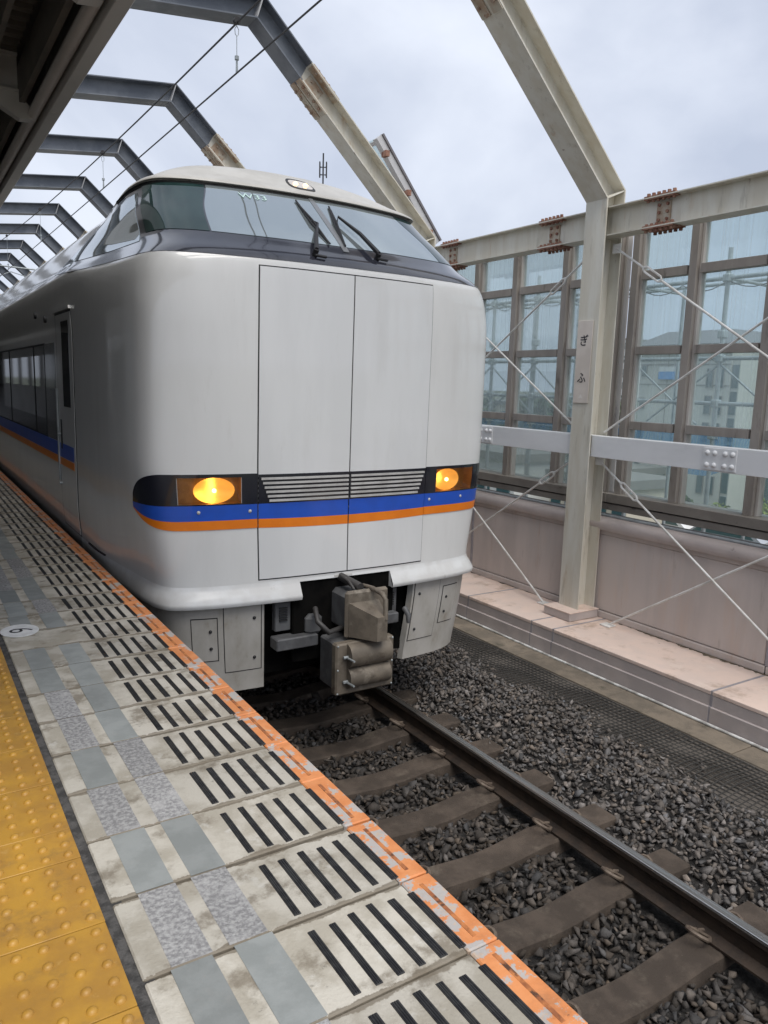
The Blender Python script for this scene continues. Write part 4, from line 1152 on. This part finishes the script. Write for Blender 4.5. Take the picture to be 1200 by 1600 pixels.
# wipers
def sp(s, z, o): return Vector(surf_off(np.array([s]), np.array([z]), o)[0] - TO)
for sgn, pv, am, b0, bc, b1 in ((-1, (-.275, 2.195), (-.125, 2.425), (-.175, 2.645), (-.145, 2.455), (-.105, 2.292)), (1, (.236, 2.232), (.10, 2.52), (.126, 2.638), (.049, 2.46), (.012, 2.29))):
    w = bpy.data.objects.new('wiper', None); link(w, train)
    q = MB(); q.tube([sp(pv[0], pv[1], .0), sp(pv[0], pv[1], .05)], .020, 8); q.tube([sp(pv[0] - .01, pv[1] - .015, .02), sp(pv[0] + .07, pv[1] - .02, .02)], .010, 6); q.build('pivot', M_black, w, 60)
    mid = ((pv[0] + am[0]) / 2 + .01 * sgn, (pv[1] + am[1]) / 2)
    q = MB(); q.tube([sp(*pv, .045), sp(*mid, .05), sp(*am, .04), sp(*bc, .03)], [.018, .015, .009, .008], 6); q.build('arm', M_black, w, 60)
    q = MB(); q.tube([sp(*b0, .016), sp(*bc, .016), sp(*b1, .016)], [.007, .012, .007], 5)
    m0 = ((b0[0] * .8 + bc[0] * .2), (b0[1] * .8 + bc[1] * .2)); m1 = ((b1[0] * .8 + bc[0] * .2), (b1[1] * .8 + bc[1] * .2))
    q.tube([sp(*m0, .018), sp(*bc, .038), sp(*m1, .018)], .006, 5); q.build('blade', M_black, w, 60)

# left and right sides: doors, windows, stripes
for sgn in (-1, 1):
    mk = (lambda a, b: tuple(sorted((sgn * s_y(a), sgn * s_y(b)))))
    dr = part('door_surround', M_seam, train, *mk(6.70, 7.46), .02, 1.905, .003, ns=6, nz_=12)
    dp = part('side_door', M_body, train, *mk(6.725, 7.43), .03, 1.885, .006, ns=8, nz_=14)
    part('door_window', M_sideglass, dp, *mk(6.86, 7.17), 1.10, 1.82, .009, ns=4, nz_=8)
    q = MB(); patch(q, *mk(7.30, 7.36), .72, .98, .010, 2, 2); q.build('handle_recess', M_seam, dp)
    q = MB()
    for zz in (.845, .40):
        q.tube([sp(sgn * s_y(7.40), zz, .004), sp(sgn * s_y(7.40), zz, .03)], .014, 8)
    q.tube([sp(sgn * s_y(7.47), .42, .012), sp(sgn * s_y(7.47), 1.25, .012)], .010, 6)
    q.build('handle', M_galv, dp, 60)
    q = MB(); patch(q, *mk(6.66, 7.50), 1.905, 1.93, .022, 4, 1); q.build('drip_rail', M_body, train)
    part('blue_stripe', M_blue, train, *mk(6.80, 24.5), .642, .768, .0075, ns=30, nz_=2)
    part('orange_stripe', M_or, train, *mk(6.80, 24.5), .570, .636, .0075, ns=30, nz_=2)
    part('window_band', mat('band_grey', (0.10, 0.105, 0.11), (0.13, 0.135, 0.14), scale=4, rough=0.2, coat=0.4), train, *mk(7.56, 24.4), .772, 1.66, .003, ns=40, nz_=6)
    part('window_seal', M_seam, train, *mk(8.11, 24.2), .768, 1.668, .0034, ns=30, nz_=4)
    wy_ = 8.80
    part('side_window', M_sideglass, train, *mk(8.14, 8.73), .785, 1.648, .007, ns=4, nz_=6)
    while wy_ < 23:
        part('side_window', M_sideglass, train, *mk(wy_ + .03, wy_ + 1.93), .785, 1.648, .007, ns=6, nz_=6); wy_ += 2.02
    for yy_, zz in ((8.55, 1.95), (7.95, 1.88)):
        q = MB(); q.tube([sp(sgn * s_y(yy_), zz, .0), sp(sgn * s_y(yy_), zz, .02)], .03, 10); q.build('side_lamp', M_seam, train, 60)
    # rails and details at the foot
    q = MB(); patch(q, *mk(5.9, 6.4), .02, .03, .012, 6, 1); q.build('foot_rail', M_seam, train)
    # skirts below the lip
    def sk(s, z, off):
        zz = np.asarray(z, float)
        p = surf(s, np.full_like(np.asarray(s, float) * 1.0, .02) + 0 * zz)
        cen = np.array([XT, 6.2, 0.0]); dirv = p - cen; dirv[..., 2] = 0
        dirv /= np.maximum(np.linalg.norm(dirv, axis=-1, keepdims=True), 1e-6)
        ins = .02 + .08 * np.clip((-.14 - zz) / .6, 0, 1) ** 1.3
        p = p + dirv * (off - ins)[..., None] if np.ndim(ins) else p + dirv * (off - ins)
        p[..., 2] = zz
        return p
    def spatch(b, s0, s1, z0, z1, off, ns=12, nz2=8, base=-.01):
        U, V = np.meshgrid(np.linspace(0, 1, ns + 1), np.linspace(0, 1, nz2 + 1))
        S = s0 + (s1 - s0) * U; Z0 = z0(S) if callable(z0) else z0 + 0 * S
        Zq = Z0 + (z1 - Z0) * V
        P = sk(S, Zq, off) - TO; Q = sk(S, Zq, base) - TO
        n = ns + 1; vs = list(P.reshape(-1, 3)); fs = []
        for i in range(nz2):
            for j in range(ns): fs.append((i * n + j, i * n + j + 1, (i + 1) * n + j + 1, (i + 1) * n + j))
        ring = [(0, j) for j in range(ns)] + [(i, ns) for i in range(nz2)] + [(nz2, j) for j in range(ns, 0, -1)] + [(i, 0) for i in range(nz2, 0, -1)]
        bb_ = len(vs); vs += [Q[i, j] for i, j in ring]; m = len(ring)
        for k in range(m):
            i, j = ring[k]; i2, j2 = ring[(k + 1) % m]; fs.append((i * n + j, bb_ + k, bb_ + (k + 1) % m, i2 * n + j2))
        return b.add(vs, fs)
    SK0, SK1 = s_w(.64), s_y(8.0)
    def skz(s): return -.775 + .06 * sstep((np.abs(s) - 1.0) / .9)
    a0, a1 = sorted((sgn * SK0, sgn * SK1))
    skt = spatch(MB(), a0, a1, skz, -.13, 0.0, 40, 8, base=-.05).build('side_skirt', M_skirt, train, 35)
    def rr(sa, sb, za, zb, nm='access_panel'):
        a, b = sorted((sgn * sa, sgn * sb))
        spatch(MB(), a - .007, b + .007, za - .007, zb + .007, .0015, 10, 4, base=-.002).build('panel_seam', M_seam, skt, 35)
        spatch(MB(), a, b, za, zb, .004, 10, 4, base=-.001).build(nm, M_skirt, skt, 35)
        for zz in (za + .09, zb - .09):
            p = sk(np.array([sgn * (sa + .05)]), np.array([zz]), .004)[0] - TO
            MB().dome(tuple(p), .013, .012, 8, 2, 'y', -1).build('latch', M_seam, skt, 60)
    rr(s_w(.665), s_w(.945), -.62, -.145)
    rr(s_w(1.0), s_w(1.19), -.52, -.215)

# underframe, coupler
und = MB(); und.box(-1.02, 1.02, .95, 20.5, .46, 1.0); und.build('underframe', M_under, train)  # plain dark box added to block light below the floor
q = MB(); q.box(-.80, .80, .16, .22, .42, 1.0); q.build('end_plate', M_under, train)
q = MB()
for yy in (2.0, 4.1, 15.5, 17.6):
    for sx in (-.566, .566):
        q.tube([(sx - .05, yy, .43), (sx + .05, yy, .43)], .43, 24)
q.build('wheels', M_under, train, 40)
cp = bpy.data.objects.new('coupler', None); link(cp, train); cp.location = (0, 0, 0)
def W2(x, y, z): return (x - TO[0], y - TO[1], z - TO[2])
def cb(b, x0, x1, y0, y1, z0, z1, c=.008): return b.cbox(x0 - TO[0], x1 - TO[0], y0 - TO[1], y1 - TO[1], z0 - TO[2], z1 - TO[2], c)
cb(MB(), 2.525, 2.872, 4.40, 4.44, -.385, -.045, .02).build('face_plate', M_coup, cp)
cb(MB(), 2.56, 2.84, 4.45, 4.85, -.36, -.08, .03).build('coupler_body', M_greym, cp)
q = MB()                                                  # wedge-shaped coupler head
top = [(2.545, 4.395), (2.785, 4.395), (2.745, 4.21), (2.665, 4.21)]
vs = [W2(x, y, z) for (x, y), z in zip(top, (-.125, -.125, -.195, -.195))] + [W2(x, y, -.365) for x, y in top]
q.add(vs, [(0, 1, 2, 3), (4, 5, 6, 7), (0, 1, 5, 4), (1, 2, 6, 5), (2, 3, 7, 6), (3, 0, 4, 7)])
q.build('coupler_head', M_coup, cp)
q = MB(); q.tube([W2(2.73, 4.52, -.05), W2(2.735, 4.40, -.04), W2(2.735, 4.27, -.05), W2(2.735, 4.225, -.08), W2(2.735, 4.22, -.22)], .017, 8); q.build('release_handle', M_coup, cp, 60)
cb(MB(), 2.415, 2.885, 4.33, 4.40, -.755, -.385, .012).build('electric_box', M_coup, cp)
cb(MB(), 2.44, 2.86, 4.40, 4.62, -.74, -.40, .012).build('electric_box_rear', M_greym, cp)
for zc2, r_ in ((-.475, .085), (-.635, .075)):
    q = MB(); pr = [(4.335 - r_ * .95 * math.sin(a) , zc2 + r_ * math.cos(a)) for a in np.linspace(0, math.pi, 12)]
    q.prism([(p[0] - TO[1], p[1] - TO[2]) for p in pr], 'x', 2.50 - TO[0], 2.83 - TO[0]); q.build('contact_cover', M_coup, cp, 40)
q = MB()
for zz in (-.48, -.655):
    q.tube([W2(2.49, 4.30, zz), W2(2.49, 4.21, zz + .005)], .008, 6); q.tube([W2(2.465, 4.315, zz), W2(2.505, 4.315, zz)], .012, 6)
for x, z in ((2.43, -.40), (2.43, -.74), (2.87, -.40), (2.87, -.74), (2.43, -.57), (2.87, -.57)):
    q.dome(W2(x, 4.33, z), .008, .006, 6, 2, 'y', -1)
q.build('pins', M_galv, cp, 60)
q = MB(); q.tube([W2(2.62, 4.46, -.05), W2(2.60, 4.5, .0), W2(2.60, 4.62, .02)], .012, 7); q.tube([W2(2.40, 4.62, -.2), W2(2.36, 4.5, -.26), W2(2.42, 4.45, -.33), W2(2.55, 4.5, -.33)], .02, 8)
q.tube([W2(2.66, 4.44, -.035), W2(2.62, 4.7, .0)], .03, 10); q.build('hoses', mat('hose_dark', (0.045, 0.042, 0.04), rough=0.5), cp, 60)
# jumper sockets and brackets left and right of the coupler
for xa, zs in ((2.13, 0), (3.02, 0)):
    jb = MB(); cb(jb, xa, xa + .12, 4.70, 4.76, -.36, -.15, .006); jb = jb.build('jumper_socket', M_greym, train)
    q = MB()
    for k in range(6): q.box(*[xa + .03 - TO[0], xa + .09 - TO[0], 4.688 - TO[1], 4.70 - TO[1], -.285 + .018 * k - TO[2], -.275 + .018 * k - TO[2]])
    q.build('socket_grille', M_seam, jb)
q = MB(); cb(q, 2.10, 2.42, 4.60, 4.72, -.47, -.385, .008); cb(q, 2.34, 2.47, 4.62, 4.8, -.40, -.25, .03); q.build('step_bracket', M_greym, train)
q = MB(); cb(q, 2.86, 3.10, 4.60, 4.72, -.40, -.32, .008); q.build('step_bracket', M_greym, train)
q = MB(); q.tube([W2(3.16, 4.62, -.30), W2(3.16, 4.56, -.34), W2(3.16, 4.56, -.40)], [.022, .022, .014], 8); q.build('air_cock', M_greym, train, 60)

# ================================================================== OUTSIDE: SCAFFOLD, NETS, TOWN
sc_ = thing('scaffold', 'grey tube scaffold standing outside the glazed screen', 'scaffold', loc=(8.0, 0, 0))
posts = [1.6, 3.5, 5.47, 6.66, 8.52, 9.48, 11.4, 13.3]
for i, y in enumerate(posts):
    MB().tube([(0, y, -8), (0, y, 3.0 if i % 2 == 0 else 2.78)], .026, 8).build('post', M_galv, sc_, 60)
    MB().tube([(.9, y + .05, -8), (.9, y + .05, 2.72)], .022, 8).build('post', M_galv, sc_, 60)
    for zz in (2.67, 1.78, 1.27, 2.05, .9):
        q = MB(); q.cbox(-.05, .05, y - .045, y + .045, zz - .045, zz + .045, .012); q.build('coupler_clamp', M_galv, sc_)
    q = MB(); q.tube([(0, y, 1.72), (0, y + .95, 1.02)], .014, 6); q.build('brace', M_galv, sc_, 60)
    q = MB(); q.tube([(0, y, 1.72), (0, y - .95, 1.02)], .014, 6); q.build('brace', M_galv, sc_, 60)
    q = MB(); q.tube([(0, y, 2.67), (.9, y + .05, 2.67)], .02, 6); q.build('ledger', M_galv, sc_, 60)
for zz, r_ in ((2.67, .024), (1.78, .024), (1.27, .024), (.92, .02)):
    MB().tube([(0.0, -1, zz), (0.0, 16, zz)], r_, 8).build('rail', M_galv, sc_, 60)
MB().tube([(0.9, -1, 2.75), (0.9, 16, 2.75)], .022, 8).build('rail', M_galv, sc_, 60)
q = MB()
for a, b in zip(posts[:-1], posts[1:]):
    k = max(2, int((b - a) / .5))
    for j in range(k):
        y0, y1 = a + (b - a) * j / k, a + (b - a) * (j + 1) / k
        q.tube([(0, y0 + (y1 - y0) * t / 6, 2.64 - .09 * math.sin(math.pi * t / 6)) for t in range(7)], .006, 5)
q.build('cable', M_wire, sc_, 60)
M_bnet = glass_mat('blue_net', (0.62, 0.80, 0.93), (0.08, 0.32, 0.65), 0.5, 0.0, lines=0.2)
for (ya, yb, z0, sag, lab) in ((6.9, 9.0, .98, .42, 'blue safety net sagging on the scaffold left of the name-plate column'), (9.1, 11.6, 1.0, .38, 'blue safety net sagging on the scaffold beside the train'), (4.85, 6.75, .95, .55, 'blue safety net hanging on the scaffold right of the name-plate column'), (2.7, 4.8, .95, .62, 'blue safety net hanging on the scaffold at the right edge')):
    q = MB(); vs = []; fs = []; n1, n2 = 24, 8
    for i in range(n1 + 1):
        for j in range(n2 + 1):
            u, v = i / n1, j / n2
            vs.append((8.12 + .05 * math.sin(u * 17 + v * 2), ya + (yb - ya) * u, z0 - v * (sag * (0.35 + .65 * math.sin(math.pi * u))) + .012 * math.sin(u * 31 + v * 5)))
    for i in range(n1):
        for j in range(n2): fs.append((i * (n2 + 1) + j, i * (n2 + 1) + j + 1, (i + 1) * (n2 + 1) + j + 1, (i + 1) * (n2 + 1) + j))
    tag(q.add(vs, fs).build('safety_net', M_bnet, None, 60), lab, 'net', 'blue nets on the scaffold')

M_bgrey = mat('building_stone', (0.50, 0.50, 0.46), (0.46, 0.46, 0.42), scale=0.4, rough=0.8)
M_broof = mat('building_roof', (0.15, 0.155, 0.165), rough=0.7)
M_bline = mat('building_joint', (0.20, 0.20, 0.19), rough=0.8)
M_bglass = mat('building_glass', (0.05, 0.10, 0.11), rough=0.08, spec=0.9)
M_bwhite = mat('building_white', (0.62, 0.63, 0.62), (0.57, 0.58, 0.57), scale=0.5, rough=0.7)
M_teal = mat('building_teal', (0.08, 0.13, 0.14), (0.10, 0.15, 0.155), scale=1, rough=0.4)
M_bluesign = mat('sign_blue', (0.05, 0.25, 0.55), rough=0.5)
bA = thing('stone_building', 'grey stone-clad building with dark hipped roof seen through the glass', 'building', loc=(40, 26.6, -8))
MB().box(0, 12, 0, 6.3, 0, 12.3).build('wall', M_bgrey, bA)
rf = MB(); rf.add([(-.5, -.3, 12.3), (12.5, -.3, 12.3), (12.5, 6.6, 12.3), (-.5, 6.6, 12.3), (1.2, .9, 13.2), (11, .9, 13.2), (11, 5.4, 13.2), (1.2, 5.4, 13.2)], [(0, 1, 5, 4), (1, 2, 6, 5), (2, 3, 7, 6), (3, 0, 4, 7), (4, 5, 6, 7), (3, 2, 1, 0)]); rf.build('roof', M_broof, bA)
for zz in (5.2, 7.4, 8.9, 9.9, 11.1): MB().box(-.03, 0.0, 0, 6.3, zz, zz + .07).build('belt_course', M_bline, bA)
for yy in (2.2, 4.2): MB().box(-.02, 0.0, yy, yy + .05, 0, 12.3).build('pier_joint', M_bline, bA)
for yy, w_ in ((.35, .5), (1.05, .45)):
    for k in range(5):
        wn_ = MB().box(-.06, 0.0, yy, yy + w_, 3.6 + 1.55 * k, 4.7 + 1.55 * k).build('window', M_bline, bA)
        MB().box(-.065, -.061, yy + .05, yy + w_ - .05, 3.65 + 1.55 * k, 4.65 + 1.55 * k).build('pane', M_bglass, wn_)
for k in range(4):
    wn_ = MB().box(-.06, 0.0, 5.75, 6.15, 4.4 + 2.0 * k, 5.1 + 2.0 * k).build('window', M_bline, bA)
    MB().box(-.065, -.061, 5.8, 6.1, 4.45 + 2.0 * k, 5.05 + 2.0 * k).build('pane', M_bglass, wn_)
sb = thing('billboard', 'small blue and white billboard on the stone building facade', 'billboard', loc=(39.9, 29.6, -5.3))
MB().box(-.08, 0, 0, 1.75, 8.02, 8.3).build('board', M_bwhite, sb); MB().box(-.1, 0, 0, 1.75, 7.55, 8.015).build('board', M_bluesign, sb)
bB = thing('white_building', 'white commercial building with dark lettering at the right edge', 'building', loc=(44, 20.0, -8))
MB().box(0, 14, 0, 9.2, 6.0, 12.6).build('wall', M_bwhite, bB)
MB().box(.02, 14, .05, 9.15, 0, 5.995).build('ground_floor', M_teal, bB)
for k in range(3):
    MB().box(-.05, 0, 5.6 - 2.6 * k, 7.6 - 2.6 * k, 10.5, 11.4).build('window', M_bglass, bB)
for yy in (7.2, 5.0, 2.8, .6): MB().box(-.05, 0.02, yy, yy + 1.7, 3.0, 5.2).build('window', M_bglass, bB)
MB().box(-.2, 0, 0, 9.2, 9.05, 9.2).build('canopy_band', M_bline, bB)
letter('lettering', 'ンサミット', .72, M_teal, bB, (-.06, 7.75, 9.82), (math.radians(90), 0, math.radians(-90)), .02, bold=.02)
tw = thing('glass_tower', 'narrow glazed stair tower between the two buildings', 'building', loc=(42.5, 27.1, -8))
tw.location = (42.0, 27.0, -8)
MB().box(-1.9, 0.0, -.9, -.42, 0, 11.6).build('wall', M_bgrey, tw)
for k in range(7):
    MB().box(-1.96, -1.9, -.85, -.47, .8 + 1.5 * k, 2.1 + 1.5 * k).build('pane', M_bglass, tw)
def block(name, lab, x, y, w, d, hgt, m, rows, cols, g=None):
    b = thing(name, lab, 'building', g, (x, y, -8))
    MB().box(0, d, 0, w, 0, hgt).build('wall', m, b)
    MB().box(-.2, d + .2, -.2, w + .2, hgt, hgt + .4).build('parapet', M_bline, b)
    me = MB().box(-.08, 0, 0, w / cols * .6, 0, hgt / rows * .5).mesh('window', M_bglass)
    for r in range(rows):
        for c in range(cols): inst('window', me, b, (0, w / cols * (c + .2), hgt / rows * (r + .3)))
    return b
block('apartment_block', 'pale grey apartment block far behind the stone building', 150, 128, 12, 12, 22, M_bwhite, 7, 5)
block('apartment_block', 'tall white tower block far away beside the train', 170, 224, 7, 10, 24, M_bwhite, 8, 3)
block('low_building', 'low cream building far behind the scaffold left of the column', 60, 67, 18, 10, 7.6, mat('building_cream', (0.52, 0.48, 0.40), rough=0.8), 2, 7)
block('low_building', 'low grey shed seen through the lower panes beside the column', 50, 52, 10, 8, 4.2, M_bgrey, 1, 4)
block('low_building', 'low white annex seen through the lower panes at right', 36, 30.5, 5.5, 5, 4.5, M_bwhite, 2, 5)

# trees: trunk with limbs, crown of many leaf clumps
M_leaf = mat('leaves', (0.045, 0.085, 0.03), (0.08, 0.125, 0.04), scale=1.3, rough=0.6, objrand=0.25)
M_leaf2 = mat('leaves_yellow', (0.22, 0.26, 0.04), (0.10, 0.17, 0.035), scale=1.1, rough=0.6)
M_bark = mat('bark', (0.09, 0.065, 0.045), (0.06, 0.045, 0.03), scale=6, rough=0.9, bump=0.4)
def tree_mesh(hh, rad, nleaf, leaf, seed):
    r = np.random.default_rng(seed)
    lobes = [(r.normal(0, rad * .38), r.normal(0, rad * .38), hh * r.uniform(.45, .88), rad * r.uniform(.38, .62)) for _ in range(9)]
    vs = []; fs = []
    for i in range(nleaf):
        lx_, ly_, lz_, lr = lobes[r.integers(9)]
        d = r.normal(0, 1, 3); d /= np.linalg.norm(d); d *= lr * r.uniform(.55, 1.08)
        c = np.array([lx_, ly_, lz_]) + d * [1, 1, .8]
        a = r.normal(0, 1, 3); a /= np.linalg.norm(a); b = np.cross(a, r.normal(0, 1, 3)); b /= np.linalg.norm(b)
        sz = leaf * r.uniform(.6, 1.3); k = len(vs)
        vs += [c - a * sz, c + b * sz * .6, c + a * sz, c - b * sz * .6]; fs.append((k, k + 1, k + 2, k + 3))
    b = MB(); b.add(vs, fs)
    t = MB(); t.tube([(0, 0, 0), (.05, .03, hh * .3), (0, .08, hh * .55)], [rad * .10, rad * .075, rad * .05], 7)
    for q_ in lobes[:5]: t.tube([(0, .05, hh * .3), (q_[0] * .6, q_[1] * .6, q_[2] * .75), (q_[0], q_[1], q_[2])], [rad * .05, rad * .03, rad * .01], 5)
    return b, t
tv = []
for k, (hh, rad) in enumerate(((7, 3.0), (5, 2.4), (2.6, 1.6))):
    b, t = tree_mesh(hh, rad, 2600, .20 * rad / 2, k + 3)
    me = bpy.data.meshes.new('crown'); me.from_pydata(b.v, [], b.f); me.materials.append(M_leaf)
    me2 = me.copy(); me2.materials.clear(); me2.materials.append(M_leaf2)
    tv.append((me, t.mesh('trunk', M_bark, 60), me2))
def tree(name, lab, kind, loc, sc=1.0, yellow=False, g='trees beyond the glass'):
    t = thing(name, lab, 'tree' if kind < 2 else 'bush', g, loc)
    inst('crown', tv[kind][2 if yellow else 0], t, scale=(sc, sc, sc), rot=(0, 0, random.uniform(0, 6)))
    inst('trunk', tv[kind][1], t, scale=(sc, sc, sc))
trees = [(58, 51, 0, 1.35, 'broad green tree left of the name-plate column'), (60, 58, 0, 1.3, 'rounded green tree behind the middle of the left panes'), (64, 64, 1, 1.6, 'smaller tree near the train edge behind the scaffold'),
         (58, 45.5, 1, 1.45, 'tree half hidden by the name-plate column'), (48, 40.8, 1, 1.35, 'green tree at the left corner of the stone building'), (62, 76, 0, 1.2, 'far green tree beside the cream building'), (52, 48, 1, 1.1, 'low tree below the column panes')]
for x, y, k, s_, lab in trees: tree('green_tree', lab, k, (x, y, -8), s_)
tree('yellow_bush', 'yellow-green bush under the white beam at right', 2, (30, 20.2, -5.2), .62, True, None)
MB_ = MB(); MB_.box(28, 33, 10, 60, -8, -5.25); 
bank = MB_.build('embankment', mat('bank_grass', (0.06, 0.12, 0.03), (0.10, 0.17, 0.04), scale=1.2, rough=0.9, bump=0.5, bscale=6)); struct(bank)
hed = [(31, 14.5), (31.2, 17.5), (31.0, 23.5), (31.3, 26.4), (31, 29.5), (31.2, 33), (31.0, 36.5), (31.3, 40), (31, 43.5), (31.2, 47)]
for i, (x, y) in enumerate(hed):
    tree('hedge_bush', 'hedge bush on the bank below the screen, %s counting from the right' % ('first second third fourth fifth sixth seventh eighth ninth tenth'.split()[i]), 2, (x, y, -5.4), .85, i % 3 == 1, 'hedge bushes along the bank')
def car(lab, loc, m):
    c = thing('parked_car', lab, 'car', 'cars parked behind the station', loc)
    q = MB(); q.prism([(-2.1, .35), (2.1, .35), (2.15, .75), (1.25, .9), (.55, 1.42), (-1.3, 1.45), (-1.95, .95), (-2.15, .8)], 'x', -.82, .82); q.build('body', m, c)
    q = MB(); q.prism([(1.1, .92), (.5, 1.36), (-1.2, 1.38), (-1.7, .95)], 'x', -.83, .83); q.build('windows', M_bglass, c)
    for yy in (-1.3, 1.3):
        for xx in (-.74, .74):
            q = MB(); q.tube([(xx - .09, yy, .32), (xx + .09, yy, .32)], .32, 14); q.build('wheel', M_black, c, 40)
    for xx in (-.6, .6): MB().box(xx - .15, xx + .15, 2.10, 2.16, .62, .75).build('headlight', M_bwhite, c)
M_carw = mat('car_white', (0.7, 0.7, 0.7), rough=0.25, coat=0.6); M_cars = mat('car_silver', (0.35, 0.37, 0.4), rough=0.3, coat=0.6)
for i, (y, m, lab) in enumerate(((15.5, M_carw, 'white car nearest the right edge, seen through the gap under the sill'), (18.9, M_cars, 'silver car seen through the gap under the sill'), (22.4, M_carw, 'second white car from the right in the gap under the sill'), (33.5, M_carw, 'white car seen through the gap left of the column'), (37.2, M_cars, 'silver car seen through the gap left of the column'))):
    car(lab, (29.3, y, -5.25), m)
mast = thing('antenna_mast', 'distant lattice antenna mast on the skyline above the train', 'mast', loc=(156.5, 300, -8))
q = MB(); q.tube([(0, 0, 0), (0, 0, 104)], .35, 6); q.build('pole', M_wire, mast)
q = MB()
for k in range(6):
    a = k * math.pi / 3; q.tube([(1.6 * math.cos(a), 1.6 * math.sin(a), 94.5), (1.6 * math.cos(a), 1.6 * math.sin(a), 100.5)], .28, 5)
    for zz in (95.5, 98.5): q.tube([(0, 0, zz), (1.6 * math.cos(a), 1.6 * math.sin(a), zz)], .12, 4)
q.build('antennas', M_wire, mast)

# ================================================================== PLATFORM BUILDINGS (left of the camera: mirrored waiting room, blocks added to shade the train)
wr = thing('waiting_room', 'white platform waiting room with dark windows, mirrored in the train side', 'waiting room', loc=(-3.6, 11.0, 0))
MB().box(0, 2.2, 0, 5.0, 2.15, 2.75).build('fascia', M_bwhite, wr); MB().box(.02, 2.18, .02, 4.98, 0, .75).build('plinth', mat('room_grey', (0.25, 0.26, 0.25), rough=0.6), wr)
MB().box(.06, 2.14, .06, 4.94, .751, 2.149).build('glazing', M_bglass, wr)
for yy in (0.0, 1.23, 2.46, 3.69, 4.92): MB().box(2.12, 2.2, yy, yy + .08, .751, 2.149).build('post', M_bwhite, wr)
sw = thing('shade_building', 'long unseen building added on the left to shade the train side, out of frame', 'building', loc=(-16, -16, -2.4))
MB().box(-.4, 0, 18, 126, 0, 5.9).build('wall', mat('shade_wall', (0.14, 0.135, 0.13), (0.11, 0.105, 0.10), scale=1, rough=0.8), sw)  # unseen wall added to keep light off the train side
for k in range(14): MB().box(0.001, .06, 19.5 + 4.3 * k, 22.0 + 4.3 * k, 3.2, 4.8).build('window', M_bglass, sw)


st = thing('shade_block', 'unseen dark block added farther along the platform to darken the train side', 'shade block', loc=(-5.2, 24.0, 0))
MB().box(0, 3.6, 0, 14, 0, 2.6).build('wall', MATS['shade_wall'], st); MB().box(-.1, 3.7, -.1, 14.1, 2.6, 2.75).build('roof', M_fascia, st)  # block added out of view, darkens what the train side mirrors
for k in range(5): MB().box(3.6, 3.63, 1 + 2.6 * k, 2.6 + 2.6 * k, 1.0, 2.0).build('window', M_bglass, st)
MB().box(.0, 17.0, 124, 124.4, 0, 5.9).build('shade_end_wall', MATS['shade_wall'], sw)  # unseen end wall added to shut out sky along the platform

for k, (x, y, w_, hgt, m, lab) in enumerate(((25, 27.5, 7.5, 5.9, M_bwhite, 'low white flat-roofed building seen through the lower panes by the train'), (26, 21.5, 4.6, 5.3, MATS['building_cream'], 'low cream building seen through the lower panes right of the column'), (25, 36.5, 9, 6.2, MATS['building_cream'], 'long low cream building seen below the blue net beside the train'))):
    block('low_building', lab, x, y, w_, 3.0, hgt, m, 2, 5)
